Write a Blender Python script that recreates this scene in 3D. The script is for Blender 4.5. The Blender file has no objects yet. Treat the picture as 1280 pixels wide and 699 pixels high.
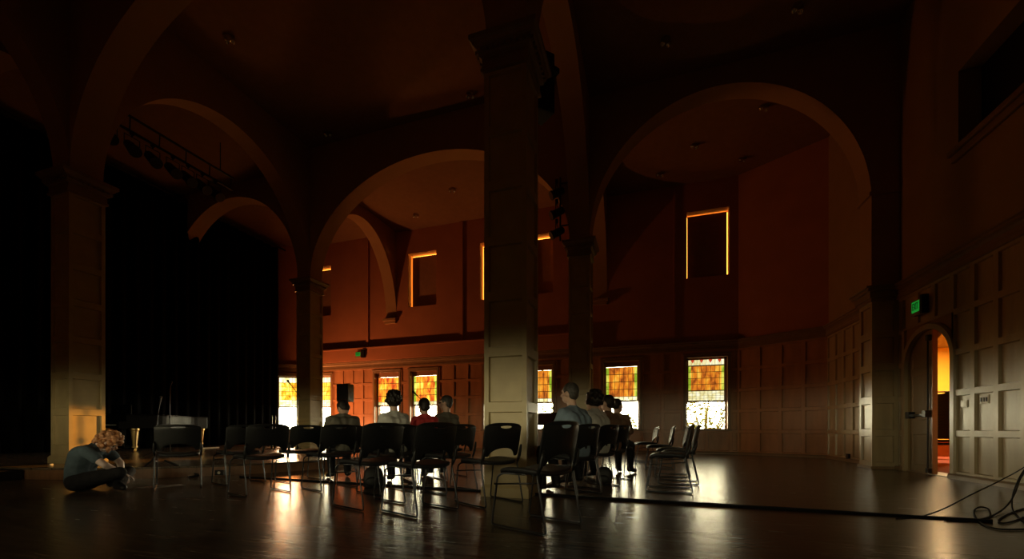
import bpy, bmesh, math, random
from mathutils import Vector, Matrix, noise
PI = math.pi
random.seed(7)
SC = bpy.context.scene
COL = SC.collection
CA, SA = .951, .309            # the room is turned 18 degrees to the camera

# ------------------------------------------------------------------ camera
cam = bpy.data.cameras.new('camera'); camo = bpy.data.objects.new('camera', cam); COL.objects.link(camo)
cam.sensor_width = 36; cam.lens = 523 / 1280 * 36; cam.shift_y = .1465
cam.clip_start = .02; cam.clip_end = 300
camo.location = (0, 0, .77); camo.rotation_euler = (PI / 2, 0, math.radians(18))
SC.camera = camo
# ------------------------------------------------------------------ world, exposure
SC.view_settings.view_transform = 'Standard'; SC.view_settings.look = 'None'
SC.view_settings.gamma = 1; SC.view_settings.use_curve_mapping = False
SC.view_settings.exposure = 0.0
W = bpy.data.worlds.new('sky'); SC.world = W; W.use_nodes = True
wt = W.node_tree; bg = wt.nodes['Background']; bg.inputs[1].default_value = 1.0
tcw = wt.nodes.new('ShaderNodeTexCoord'); sxw = wt.nodes.new('ShaderNodeSeparateXYZ'); rpw = wt.nodes.new('ShaderNodeValToRGB'); mrw = wt.nodes.new('ShaderNodeMapRange')
wt.links.new(tcw.outputs['Generated'], sxw.inputs[0]); wt.links.new(sxw.outputs[1], mrw.inputs[0]); mrw.inputs[1].default_value = -1; wt.links.new(mrw.outputs[0], rpw.inputs[0]); wt.links.new(rpw.outputs[0], bg.inputs[0])
crw = wt.nodes.new('ShaderNodeValToRGB'); mzw = wt.nodes.new('ShaderNodeMapRange'); muw = wt.nodes.new('ShaderNodeMath'); muw.operation = 'MULTIPLY'; muw.inputs[1].default_value = 42.0
wt.links.new(sxw.outputs[2], mzw.inputs[0]); mzw.inputs[1].default_value = -.1; mzw.inputs[2].default_value = .4; wt.links.new(mzw.outputs[0], crw.inputs[0]); wt.links.new(crw.outputs[0], muw.inputs[0]); wt.links.new(muw.outputs[0], bg.inputs[1])
for q, (ps, v) in enumerate(((.10, .02), (.19, 1.0), (.36, 1.0), (.62, .11), (1.0, .05))):     # glow of the low sun round the horizon, dim sky above
    el = crw.color_ramp.elements; e_ = el[q] if q < 2 else el.new(ps); e_.position = ps; e_.color = (v, v, v, 1)
rpw.color_ramp.elements[0].color = (.76, .68, .42, 1); rpw.color_ramp.elements[1].color = (1, .90, .62, 1)   # low warm sun on the far side
SC.cycles.max_bounces = 8; SC.cycles.diffuse_bounces = 5; SC.cycles.glossy_bounces = 4
SC.cycles.transparent_max_bounces = 12; SC.cycles.sample_clamp_indirect = 6
SC.cycles.use_denoising = True
SC.cycles.caustics_reflective = False; SC.cycles.caustics_refractive = False

def area(name, loc, direction, sx, sy, power, color, portal=False, spread=180):
    l = bpy.data.lights.new(name, 'AREA'); o = bpy.data.objects.new(name, l); COL.objects.link(o)
    l.shape = 'RECTANGLE'; l.size = sx; l.size_y = sy; l.energy = power; l.color = color
    l.spread = math.radians(spread)
    o.location = loc; o.rotation_euler = Vector(direction).to_track_quat('-Z', 'Y').to_euler()
    if portal: l.cycles.is_portal = True
    return o
# added area light before the stage-end window, washing the far wall orange
area('added_wash_at_stage_window', (-14.15, 13.72, 2.1), (1, -.14, .0), .9, 2.0, 60, (1, .28, .06), spread=150)
area('added_wall_floodlight', (-12.9, 11.75, .36), (.60, .70, .52), .3, .25, 110, (1, .31, .10), spread=125)  # invented lamp brightening the far wall; no source known there
sp = bpy.data.lights.new('added_pier_spot', 'SPOT'); spo = bpy.data.objects.new('added_pier_spot', sp); COL.objects.link(spo)
sp.energy = 9000; sp.color = (1, .42, .06); sp.spot_size = math.radians(8.5); sp.spot_blend = .5; sp.shadow_soft_size = .05  # added spot making the orange patch low on the stage pier
spo.location = (-5.0, 14.1, 1.75); spo.rotation_euler = (Vector((-9.45, 4.55, .45)) - spo.location).to_track_quat('-Z', 'Y').to_euler()
area('passage_lamp', (7.6, 13.6, 3.0), (-.1, .1, -1), .8, .8, 320, (1, .68, .32))
# ------------------------------------------------------------------ helpers
def node(nt, t, **kw):
    n = nt.nodes.new(t)
    for k, v in kw.items(): setattr(n, k, v)
    return n
def mat(name, col, rough=.5, spec=.5, metal=0., var=.12, nscale=6., bump=0., bscale=60., stretch=None, col2=None, coat=0.):
    m = bpy.data.materials.new(name); m.use_nodes = True; nt = m.node_tree
    b = nt.nodes['Principled BSDF']
    b.inputs['Roughness'].default_value = rough; b.inputs['Metallic'].default_value = metal
    b.inputs['Specular IOR Level'].default_value = spec; b.inputs['Coat Weight'].default_value = coat
    tc = node(nt, 'ShaderNodeTexCoord'); mp = node(nt, 'ShaderNodeMapping'); nt.links.new(tc.outputs['Object'], mp.inputs[0])
    if stretch: mp.inputs['Scale'].default_value = stretch
    nz = node(nt, 'ShaderNodeTexNoise'); nz.inputs['Scale'].default_value = nscale; nz.inputs['Detail'].default_value = 5
    nt.links.new(mp.outputs[0], nz.inputs['Vector'])
    rp = node(nt, 'ShaderNodeValToRGB'); nt.links.new(nz.outputs[0], rp.inputs[0])
    c2 = col2 or tuple(c * (1 + var) for c in col); c1 = tuple(c * (1 - var) for c in col)
    rp.color_ramp.elements[0].position = .3; rp.color_ramp.elements[1].position = .7
    rp.color_ramp.elements[0].color = (*c1, 1); rp.color_ramp.elements[1].color = (*c2, 1)
    nt.links.new(rp.outputs[0], b.inputs['Base Color'])
    if bump:
        n2 = node(nt, 'ShaderNodeTexNoise'); n2.inputs['Scale'].default_value = bscale; n2.inputs['Detail'].default_value = 4
        nt.links.new(mp.outputs[0], n2.inputs['Vector'])
        bp = node(nt, 'ShaderNodeBump'); bp.inputs['Strength'].default_value = bump; bp.inputs['Distance'].default_value = .01
        nt.links.new(n2.outputs[0], bp.inputs['Height']); nt.links.new(bp.outputs[0], b.inputs['Normal'])
    return m
def emis(name, col, s):
    m = bpy.data.materials.new(name); m.use_nodes = True; b = m.node_tree.nodes['Principled BSDF']
    b.inputs['Base Color'].default_value = (*[c * .3 for c in col], 1); b.inputs['Emission Color'].default_value = (*col, 1)
    b.inputs['Emission Strength'].default_value = s; return m
class MB:
    def __init__(s): s.bm = bmesh.new()
    def quad(s, *p):
        try: return s.bm.faces.new([s.bm.verts.new(q) for q in p])
        except ValueError: return None
    def box(s, x0, x1, y0, y1, z0, z1, M=None):
        P = [Vector(p) for p in ((x0,y0,z0),(x1,y0,z0),(x1,y1,z0),(x0,y1,z0),(x0,y0,z1),(x1,y0,z1),(x1,y1,z1),(x0,y1,z1))]
        if M: P = [M @ p for p in P]
        v = [s.bm.verts.new(p) for p in P]
        for f in ((3,2,1,0),(4,5,6,7),(0,1,5,4),(1,2,6,5),(2,3,7,6),(3,0,4,7)): s.bm.faces.new([v[i] for i in f])
        return s
    def rings(s, R, cap=True, closed=False):
        V = [[s.bm.verts.new(p) for p in r] for r in R]; n = len(V[0]); m = len(V)
        for i in range(m if closed else m - 1):
            a, b = V[i], V[(i + 1) % m]
            for k in range(n): s.bm.faces.new((a[k], a[(k+1) % n], b[(k+1) % n], b[k]))
        if cap and not closed:
            s.bm.faces.new(V[0][::-1]); s.bm.faces.new(V[-1])
        return s
    def tube(s, pts, r, n=8, rr=None):
        pts = [Vector(p) for p in pts]; R = []; ref = None
        for i, p in enumerate(pts):
            d = (pts[min(i+1, len(pts)-1)] - pts[max(i-1, 0)]).normalized()
            if ref is None: ref = Vector((0,0,1)) if abs(d.z) < .9 else Vector((1,0,0))
            a = d.cross(ref).normalized(); b = a.cross(d).normalized(); ref = b
            q = rr[i] if rr else r
            R.append([p + a * math.cos(2*PI*k/n) * q + b * math.sin(2*PI*k/n) * q for k in range(n)])
        return s.rings(R)
    def lathe(s, prof, c=(0,0,0), n=16, M=None):
        R = []
        for r, z in prof:
            ring = [Vector((c[0] + r*math.cos(2*PI*k/n), c[1] + r*math.sin(2*PI*k/n), c[2] + z)) for k in range(n)]
            R.append([M @ p for p in ring] if M else ring)
        return s.rings(R)
    def sq(s, prof, c=(0,0)):
        return s.rings([[(c[0]+h*a, c[1]+h*b, z) for a, b in ((-1,-1),(1,-1),(1,1),(-1,1))] for h, z in prof])
    def prism(s, pts, z0, z1):
        return s.rings([[(x, y, z0) for x, y in pts], [(x, y, z1) for x, y in pts]])
    def ell(s, c, r, R=None, n=14, m=10):
        c = Vector(c); rows = []
        for i in range(1, m):
            t = PI * i / m
            rows.append([c + (R @ Vector(q) if R else Vector(q)) for q in [(r[0]*math.sin(t)*math.cos(2*PI*k/n), r[1]*math.sin(t)*math.sin(2*PI*k/n), -r[2]*math.cos(t)) for k in range(n)]])
        return s.rings(rows)
    def cone(s, p0, r0, p1, r1, n=12):
        p0 = Vector(p0); p1 = Vector(p1); d = p1 - p0
        if d.length < 1e-5: return s
        d.normalize(); ref = Vector((0,0,1)) if abs(d.z) < .9 else Vector((1,0,0))
        a = d.cross(ref).normalized(); b = a.cross(d); R = []
        for t in (-85, -55, -25, 0):
            t = math.radians(t); R.append([p0 + d*r0*math.sin(t) + (a*math.cos(2*PI*k/n) + b*math.sin(2*PI*k/n))*r0*math.cos(t) for k in range(n)])
        for t in (0, 25, 55, 85):
            t = math.radians(t); R.append([p1 + d*r1*math.sin(t) + (a*math.cos(2*PI*k/n) + b*math.sin(2*PI*k/n))*r1*math.cos(t) for k in range(n)])
        return s.rings(R)
    def build(s, name, m, parent=None, smooth=False, bevel=0, loc=None, recalc=True):
        if recalc: bmesh.ops.recalc_face_normals(s.bm, faces=s.bm.faces)
        me = bpy.data.meshes.new(name); s.bm.to_mesh(me); s.bm.free()
        o = bpy.data.objects.new(name, me); COL.objects.link(o); me.materials.append(m)
        if smooth:
            for p in me.polygons: p.use_smooth = True
        if parent: o.parent = parent
        if bevel:
            b = o.modifiers.new('bevel', 'BEVEL'); b.width = bevel; b.segments = 2; b.limit_method = 'ANGLE'
        if loc: o.location = loc
        return o
def tag(o, label, cat, group=None):
    o['label'] = label; o['category'] = cat
    if group: o['group'] = group
    return o
def thing(name, label, cat, loc=(0,0,0), rz=0, group=None):
    o = bpy.data.objects.new(name, None); COL.objects.link(o); o.location = loc; o.rotation_euler = (0, 0, rz)
    o.empty_display_size = .1
    return tag(o, label, cat, group)
def struct(o): o['kind'] = 'structure'; return o
def kids(o): return [c for c in bpy.data.objects if c.parent == o]
def dup(root, loc, rz, label, group=None):
    r = root.copy(); COL.objects.link(r); r.location = loc; r.rotation_euler = (0, 0, rz); r['label'] = label
    if group: r['group'] = group
    for c in kids(root):
        d = c.copy(); COL.objects.link(d); d.parent = r
        for g in kids(c):
            e = g.copy(); COL.objects.link(e); e.parent = d
    return r
def room(X, Y, z=0): return Vector((CA*X - SA*Y, SA*X + CA*Y, z))   # camera-right / depth metres on the floor -> room
def rz_of(hx, hy):                                                    # camera-space heading -> rotation of local +x
    d = room(hx, hy); return math.atan2(d.y, d.x)
def ray(px, Y, z=0): return room((px - 640) / 523 * Y, Y, z)
def panelled(mb, O, U, N, us, zs, stile=.045, depth=.034, skip=(), slope=.010):
    O = Vector(O); U = Vector(U).normalized(); N = Vector(N).normalized()
    P = lambda u, z, d=0: O + U*u + Vector((0,0,z)) - N*d
    for i in range(len(us)-1):
        for j in range(len(zs)-1):
            if (i, j) in skip: continue
            a, b, c, d = us[i], us[i+1], zs[j], zs[j+1]; s = stile; t = s + slope
            if b - a < 2.6*t or d - c < 2.6*t: mb.quad(P(a,c),P(b,c),P(b,d),P(a,d)); continue
            o = [(a,c),(b,c),(b,d),(a,d)]; n = [(a+s,c+s),(b-s,c+s),(b-s,d-s),(a+s,d-s)]; r = [(a+t,c+t),(b-t,c+t),(b-t,d-t),(a+t,d-t)]
            for k in range(4):
                l = (k+1) % 4
                mb.quad(P(*o[k]), P(*o[l]), P(*n[l]), P(*n[k]))
                mb.quad(P(*n[k]), P(*n[l]), P(*r[l], depth), P(*r[k], depth))
            mb.quad(*[P(*q, depth) for q in r])
ROWS = [.07 + .636*k for k in range(6)]      # .07 .. 3.25
# ------------------------------------------------------------------ materials
M = {}
M['plaster'] = mat('terracotta_plaster', (.40, .17, .085), .75, .3, var=.08, nscale=1.5, bump=.25, bscale=35)
M['ceiling'] = mat('ceiling_plaster', (.24, .14, .068), .8, .2, var=.06, bump=.3, bscale=50)
M['tanwall'] = mat('tan_plaster', (.30, .20, .09), .75, .25, var=.06, nscale=2, bump=.2, bscale=35)
M['arch'] = mat('arch_plaster', (.34, .21, .10), .75, .25, var=.06, nscale=2, bump=.2, bscale=35)
M['wood'] = mat('painted_panel_wood', (.38, .30, .175), .33, .5, var=.16, nscale=5, bump=.12, bscale=25, stretch=(1, 1, .25))
M['trim'] = mat('moulding_wood', (.22, .15, .085), .35, .5, var=.1)
M['pier'] = mat('painted_pier_wood', (.40, .31, .16), .4, .45, var=.1, nscale=4, bump=.08, bscale=30)
M['stagewood'] = mat('stage_wood', (.20, .10, .05), .3, .5, var=.2, nscale=4, stretch=(6, 1, 1))
M['velvet'] = mat('black_velvet', (.004, .004, .004), .95, .05, var=.1)
M['blk'] = mat('black_plastic', (.009, .009, .010), .42, .32, var=.15, nscale=30, bump=.05, bscale=200)
M['seat'] = mat('black_seat_pad', (.014, .014, .016), .55, .4, var=.2, nscale=80, bump=.2, bscale=300)
M['chrome'] = mat('dark_chrome_rod', (.07, .072, .08), .32, .5, metal=1., var=.05)
M['lacq'] = mat('black_lacquer', (.003, .003, .003), .38, .03, var=.05)
M['warmleg'] = mat('warm_lit_leg', (.75, .55, .25), .34, .5, metal=.9, var=.1)  # gold colour stands in for warm light on the piano legs
M['brass'] = mat('brass', (.75, .50, .18), .25, .5, metal=1., var=.05)
M['cable'] = mat('black_cable', (.006, .006, .006), .7, .2)
M['white'] = mat('white_plate', (.7, .66, .55), .45, .4, var=.04)
M['redwood'] = mat('red_brown_panel_wood', (.40, .21, .105), .33, .5, var=.16, nscale=5, bump=.12, bscale=25, stretch=(1, 1, .25))
M['panel'] = mat('blackout_board', (.30, .17, .09), .8, .2, var=.08)
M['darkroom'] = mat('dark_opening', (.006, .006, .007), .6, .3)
M['frame'] = mat('window_frame_paint', (.40, .33, .22), .45, .4, var=.06)
M['door'] = mat('door_wood', (.25, .19, .11), .35, .5, var=.12, nscale=5, stretch=(1, 1, .2))
M['paper'] = mat('paper', (.45, .45, .45), .7, .2, var=.04)
M['leaf'] = mat('yellow_green_leaves', (.22, .30, .05), .6, .3, var=.4, nscale=3, col2=(.50, .50, .13))
M['bark'] = mat('bark', (.34, .29, .14), .8, .2, var=.2)
M['grass'] = mat('lawn', (.10, .13, .03), .9, .1, var=.3, nscale=2)
M['yellow'] = mat('yellow_wall_paint', (.80, .46, .06), .8, .2, var=.03)
M['redfloor'] = mat('red_carpet', (.20, .05, .04), .95, .1, var=.2, nscale=40)
M['orangewood'] = mat('orange_wood', (.45, .16, .05), .4, .4, var=.1)
M['skin'] = mat('skin', (.52, .33, .25), .5, .4, var=.06)
M['palesk'] = mat('pale_skin', (.68, .52, .47), .5, .4, var=.05)
M['hairdark'] = mat('dark_brown_hair', (.012, .008, .006), .5, .4, var=.5, nscale=40, bump=.6, bscale=70)
M['hairgrey'] = mat('grey_hair', (.045, .04, .036), .5, .4, var=.4, nscale=40, bump=.6, bscale=70)
M['hairred'] = mat('curly_red_hair', (.45, .17, .06), .45, .5, var=.45, nscale=28, bump=.5, bscale=80, col2=(.62, .30, .14))
M['tee'] = mat('slate_blue_cotton', (.085, .115, .14), .9, .1, var=.15, nscale=12, bump=.4, bscale=18)
M['pants'] = mat('charcoal_cotton', (.022, .021, .024), .85, .15, var=.2, nscale=14, bump=.5, bscale=20)
M['shoe'] = mat('black_shoe', (.012, .012, .013), .4, .4)
M['whitetee'] = mat('white_cotton', (.45, .44, .41), .9, .1, var=.05, bump=.3, bscale=18)
M['greytee'] = mat('grey_olive_cotton', (.12, .11, .09), .9, .1, var=.08, bump=.3, bscale=18)
M['redtee'] = mat('red_cotton', (.45, .05, .05), .9, .1, var=.1, bump=.3, bscale=18)
M['bluetee'] = mat('pale_blue_cotton', (.16, .21, .27), .9, .1, var=.08, bump=.3, bscale=18)
M['tan'] = mat('tan_cotton', (.18, .11, .075), .9, .1, var=.08, bump=.3, bscale=18)

def floor_mat():
    m = bpy.data.materials.new('dark_plank_floor'); m.use_nodes = True; nt = m.node_tree; b = nt.nodes['Principled BSDF']
    tc = node(nt, 'ShaderNodeTexCoord')
    br = node(nt, 'ShaderNodeTexBrick'); br.offset = .37; br.inputs['Scale'].default_value = 1
    br.inputs['Brick Width'].default_value = 1.6; br.inputs['Row Height'].default_value = .075; br.inputs['Mortar Size'].default_value = .0022
    br.inputs['Color1'].default_value = (.105, .080, .056, 1); br.inputs['Color2'].default_value = (.165, .125, .088, 1); br.inputs['Mortar'].default_value = (.03, .024, .018, 1)
    nt.links.new(tc.outputs['Object'], br.inputs['Vector'])
    mp = node(nt, 'ShaderNodeMapping'); mp.inputs['Scale'].default_value = (1.2, 9, 1); nt.links.new(tc.outputs['Object'], mp.inputs[0])
    nz = node(nt, 'ShaderNodeTexNoise'); nz.inputs['Scale'].default_value = 2.2; nz.inputs['Detail'].default_value = 6; nt.links.new(mp.outputs[0], nz.inputs[0])
    mx = node(nt, 'ShaderNodeMix', data_type='RGBA', blend_type='MULTIPLY'); mx.inputs[0].default_value = .55
    rp = node(nt, 'ShaderNodeValToRGB'); rp.color_ramp.elements[0].color = (.45,.45,.45,1); rp.color_ramp.elements[1].color = (1.3,1.3,1.3,1)
    rp.color_ramp.elements[0].position = .3; rp.color_ramp.elements[1].position = .7
    nt.links.new(nz.outputs[0], rp.inputs[0]); nt.links.new(br.outputs['Color'], mx.inputs[6]); nt.links.new(rp.outputs[0], mx.inputs[7])
    nt.links.new(mx.outputs[2], b.inputs['Base Color'])
    mr = node(nt, 'ShaderNodeMapRange'); mr.inputs[3].default_value = .19; mr.inputs[4].default_value = .31; nt.links.new(nz.outputs[0], mr.inputs[0])
    nt.links.new(mr.outputs[0], b.inputs['Roughness'])
    n2 = node(nt, 'ShaderNodeTexNoise'); n2.inputs['Scale'].default_value = 7; n2.inputs['Detail'].default_value = 3; nt.links.new(mp.outputs[0], n2.inputs[0])
    ad = node(nt, 'ShaderNodeMath', operation='SUBTRACT'); nt.links.new(n2.outputs[0], ad.inputs[0]); nt.links.new(br.outputs['Fac'], ad.inputs[1])
    bp = node(nt, 'ShaderNodeBump'); bp.inputs['Strength'].default_value = .07; bp.inputs['Distance'].default_value = .01
    nt.links.new(ad.outputs[0], bp.inputs['Height']); nt.links.new(bp.outputs[0], b.inputs['Normal'])
    b.inputs['Specular IOR Level'].default_value = .5
    return m
M['floor'] = floor_mat()
def glass_clear():
    m = bpy.data.materials.new('clear_window_glass'); m.use_nodes = True; nt = m.node_tree; nt.nodes.clear()
    o = node(nt, 'ShaderNodeOutputMaterial'); t = node(nt, 'ShaderNodeBsdfTransparent'); g = node(nt, 'ShaderNodeBsdfGlossy'); g.inputs['Roughness'].default_value = .02
    t.inputs[0].default_value = (.97, .97, .93, 1)
    x = node(nt, 'ShaderNodeMixShader'); x.inputs[0].default_value = .05
    nt.links.new(t.outputs[0], x.inputs[1]); nt.links.new(g.outputs[0], x.inputs[2]); nt.links.new(x.outputs[0], o.inputs[0]); return m
M['clear'] = glass_clear()
def stained(name, cols, nc, nr, s, seed, border=None):
    """daylit leaded glass: nc x nr panes on generated coordinates"""
    m = bpy.data.materials.new(name); m.use_nodes = True; nt = m.node_tree; b = nt.nodes['Principled BSDF']
    tc = node(nt, 'ShaderNodeTexCoord'); sx = node(nt, 'ShaderNodeSeparateXYZ'); nt.links.new(tc.outputs['Generated'], sx.inputs[0])
    cx = node(nt, 'ShaderNodeCombineXYZ')
    for k, (o, n) in enumerate(((0, nc), (2, nr))):
        mu = node(nt, 'ShaderNodeMath', operation='MULTIPLY'); mu.inputs[1].default_value = n; nt.links.new(sx.outputs[o], mu.inputs[0]); nt.links.new(mu.outputs[0], cx.inputs[k])
    cx.inputs[2].default_value = seed
    br = node(nt, 'ShaderNodeTexBrick'); br.offset = 0; br.squash = 1
    for k, v in (('Scale', 1), ('Brick Width', 1), ('Row Height', 1), ('Mortar Size', .045), ('Mortar Smooth', .3)): br.inputs[k].default_value = v
    br.inputs['Color1'].default_value = (0,0,0,1); br.inputs['Color2'].default_value = (1,1,1,1); br.inputs['Mortar'].default_value = (.5,.5,.5,1)
    nt.links.new(cx.outputs[0], br.inputs['Vector'])
    mp = node(nt, 'ShaderNodeMapping'); mp.inputs['Scale'].default_value = (1.1, .7, 1); mp.inputs['Location'].default_value = (seed*3.1, seed*1.7, 0); nt.links.new(cx.outputs[0], mp.inputs[0])
    nz = node(nt, 'ShaderNodeTexNoise'); nz.inputs['Scale'].default_value = .9; nz.inputs['Detail'].default_value = 3; nz.inputs['Distortion'].default_value = .6; nt.links.new(mp.outputs[0], nz.inputs[0])
    mixv = node(nt, 'ShaderNodeMath', operation='MULTIPLY_ADD'); nt.links.new(br.outputs['Color'], mixv.inputs[0]); mixv.inputs[1].default_value = .22
    sb = node(nt, 'ShaderNodeMath', operation='SUBTRACT'); nt.links.new(nz.outputs[0], sb.inputs[0]); sb.inputs[1].default_value = .11; nt.links.new(sb.outputs[0], mixv.inputs[2])
    rp = node(nt, 'ShaderNodeValToRGB'); nt.links.new(mixv.outputs[0], rp.inputs[0]); e = rp.color_ramp.elements
    while len(e) < len(cols): e.new(.5)
    for i, c in enumerate(cols): e[i].position = .28 + .44*i/(len(cols)-1); e[i].color = (*c, 1)
    out = rp.outputs[0]
    if border:
        d = node(nt, 'ShaderNodeMath', operation='SUBTRACT'); nt.links.new(sx.outputs[0], d.inputs[0]); d.inputs[1].default_value = .5
        a = node(nt, 'ShaderNodeMath', operation='ABSOLUTE'); nt.links.new(d.outputs[0], a.inputs[0])
        g = node(nt, 'ShaderNodeMath', operation='GREATER_THAN'); nt.links.new(a.outputs[0], g.inputs[0]); g.inputs[1].default_value = .5 - .62/nc
        mx = node(nt, 'ShaderNodeMix', data_type='RGBA'); nt.links.new(g.outputs[0], mx.inputs[0]); nt.links.new(out, mx.inputs[6])
        r2 = node(nt, 'ShaderNodeValToRGB'); nt.links.new(mixv.outputs[0], r2.inputs[0]); r2.color_ramp.elements[0].position = .4; r2.color_ramp.elements[1].position = .6
        r2.color_ramp.elements[0].color = (*border[0], 1); r2.color_ramp.elements[1].color = (*border[1], 1)
        nt.links.new(r2.outputs[0], mx.inputs[7]); out = mx.outputs[2]
    le = node(nt, 'ShaderNodeMix', data_type='RGBA'); nt.links.new(br.outputs['Fac'], le.inputs[0]); nt.links.new(out, le.inputs[6]); le.inputs[7].default_value = (.03, .015, .004, 1)
    nt.links.new(le.outputs[2], b.inputs['Emission Color']); b.inputs['Emission Strength'].default_value = s
    b.inputs['Base Color'].default_value = (.02, .01, .004, 1); b.inputs['Roughness'].default_value = .2
    return m
OR = [(.22,.05,.008),(.62,.16,.015),(.85,.30,.02),(.95,.50,.06)]
YE = [(.60,.20,.01),(1.0,.48,.02),(1.1,.70,.08),(1.2,.95,.30)]
MX = [(.50,.05,.01),(.90,.25,.02),(1.0,.50,.03),(1.0,.75,.12)]
PW = [(.75,.62,.22),(1.0,.92,.50),(1.1,1.05,.75)]
GB = ((.25,.38,.02),(.75,.72,.10))
# ------------------------------------------------------------------ floor, ceiling, shell
XL, XR, YF, YN = -15.9, 4.6, 14.4, -1.35
mb = MB(); mb.prism([(XL-.4, YN-.3), (XR+.0, YN-.3), (XR+.0, 13.3), (2.65, YF+.0), (-13.95, YF+.0), (XL-.4, 13.3)], -.2, 0); struct(mb.build('floor', M['floor']))
mb = MB()
mb.box(XL-.4, XR+.4, 10.17, YF+.5, 8.6, 8.9).box(XL-.4, XR+.4, YN-.4, 4.755, 8.6, 8.9).box(XL-.4, -9.75, 4.755, 10.17, 8.6, 8.9).box(-1.545, XR+.4, 4.755, 10.17, 8.6, 8.9)
mb.box(-10.2, -1.1, 4.3, 10.6, 9.1, 9.3); struct(mb.build('ceiling', M['ceiling']))

def holed(mb, P, u0, u1, z0, z1, holes, th):
    """wall slab with rectangular holes; P(u, z, d) gives a point d behind the face"""
    us = sorted({u0, u1, *[h[0] for h in holes], *[h[1] for h in holes]}); zs = sorted({z0, z1, *[h[2] for h in holes], *[h[3] for h in holes]})
    inh = lambda u, z: any(h[0] < u < h[1] and h[2] < z < h[3] for h in holes)
    for i in range(len(us)-1):
        for j in range(len(zs)-1):
            a, b, c, d = us[i], us[i+1], zs[j], zs[j+1]
            if inh((a+b)/2, (c+d)/2): continue
            mb.quad(P(a,c,0),P(b,c,0),P(b,d,0),P(a,d,0)); mb.quad(P(a,c,th),P(a,d,th),P(b,d,th),P(b,c,th))
    for a, b, c, d in holes:
        for p, q in (((a,c),(b,c)),((b,c),(b,d)),((b,d),(a,d)),((a,d),(a,c))):
            mb.quad(P(*p,0), P(*q,0), P(*q,th), P(*p,th))
    return mb
# windows of the far wall: (x0, x1) openings, z .77 .. 3.02
WZ0, WZ1 = .77, 3.04
WIN = [(-13.75, -12.68), (-10.50, -9.38), (-8.85, -7.70), (-5.75, -4.60), (-4.32, -3.17), (-1.42, -.27), (1.16, 2.34)]
NIC = [(-13.85, -12.70), (-8.98, -7.74), (-5.93, -4.70), (-4.40, -3.17), (1.18, 2.40)]
PF = lambda u, z, d: (u, YF + d, z)
mb = MB(); holed(mb, PF, -13.9, 2.65, 0, 8.7, [(a, b, WZ0, WZ1) for a, b in WIN] + [(a, b, 5.58, 7.68) for a, b in NIC], .38)
struct(mb.build('wall_far', M['plaster'], recalc=False))
mb = MB(); mb.box(XR, XR+.3, YN-.3, 8.39, 0, 5.15).box(XR, XR+.3, YN-.3, 8.39, 6.35, 8.7).box(XR, XR+.3, 8.35, 8.39, 5.15, 6.35).box(XR, XR+.3, YN-.3, 5.6, 5.15, 6.35)
mb.box(XR, XR+.3, 8.39, 9.72, 2.62, 8.7).box(XR, XR+.3, 9.72, 13.5, 0, 8.7)
AY0, AY1, ASP, ARI = 8.44, 9.68, 1.93, .56
def arch_fill(mb, axis, c0, c1, u0, u1, zs, zc, zt, n=40):
    """solid above an elliptical arch opening, u along axis, c0..c1 across"""
    cu, a = (u0+u1)/2, (u1-u0)/2
    pt = lambda u, c, z: (u, c, z) if axis == 'x' else (c, u, z)
    pr = []
    for i in range(n+1):
        t = PI * i / n; u = cu - a*math.cos(t); pr.append((u, zs + (zc-zs)*math.sin(t)))
    for i in range(n):
        (ua, za), (ub, zb) = pr[i], pr[i+1]
        for c in (c0, c1): mb.quad(pt(ua,c,za), pt(ub,c,zb), pt(ub,c,zt), pt(ua,c,zt))
        f = mb.quad(pt(ua,c0,za), pt(ub,c0,zb), pt(ub,c1,zb), pt(ua,c1,za))
    return pr
arch_fill(mb, 'y', XR, XR+.3, AY0, AY1, ASP, ASP+ARI, 2.62)
mb.box(XR, XR+.3, 8.39, AY0, 0, 2.62).box(XR, XR+.3, AY1, 9.72, 0, 2.62)
struct(mb.build('wall_right', M['tanwall']))
mb = MB(); mb.box(XL-.35, XL, YN-.3, 13.4, 0, 8.7); struct(mb.build('wall_left', M['plaster']))
NW = [(-8.4, -7.4), (-5.6, -4.6), (-3.2, -2.2), (.9, 1.9)]
mb = MB(); holed(mb, lambda u, z, d: (u, YN - d, z), XL-.3, XR+.3, 0, 8.7, [(a, b, .8, 1.7) for a, b in NW], .3); struct(mb.build('wall_near', M['plaster']))
def chamfer(name, p, q, hole=None):
    p = Vector((*p, 0)); q = Vector((*q, 0)); U = (q-p).normalized(); N = Vector((U.y, -U.x, 0)); L = (q-p).length
    mb = MB(); holed(mb, lambda u, z, d: p + U*u - N*d + Vector((0,0,z)), 0, L, 0, 8.7, [hole] if hole else [], .38)
    struct(mb.build(name, M['plaster'], recalc=False)); return p, U, N, L
CR = chamfer('wall_chamfer_right', (2.65, YF), (XR, 13.27))
CL = chamfer('wall_chamfer_left', (XL, 13.27), (-13.9, YF), (1.05, 2.1, WZ0, WZ1))
# ------------------------------------------------------------------ wainscot, rails
def cap_prof(mb, O, U, N, L, z=3.25):
    O = Vector(O); U = Vector(U); N = Vector(N)
    prof = [(.0, z), (.045, z), (.045, z+.06), (.03, z+.08), (.03, z+.15), (.06, z+.18), (.10, z+.20), (.10, z+.235), (.125, z+.25), (.125, z+.28), (0, z+.29)]
    R = []
    for u in (0, L): R.append([O + U*u + N*d + Vector((0,0,zz)) for d, zz in prof])
    mb.rings(R)
def base_prof(mb, O, U, N, L):
    O = Vector(O); U = Vector(U); N = Vector(N); prof = [(0,0), (.06,0), (.06,.055), (.045,.075), (0,.08)]
    mb.rings([[O + U*u + N*d + Vector((0,0,z)) for d, z in prof] for u in (0, L)])
def spread(a, b, w):
    n = max(1, round((b-a)/w)); return [a + (b-a)*i/n for i in range(n+1)]
T = .04
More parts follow.
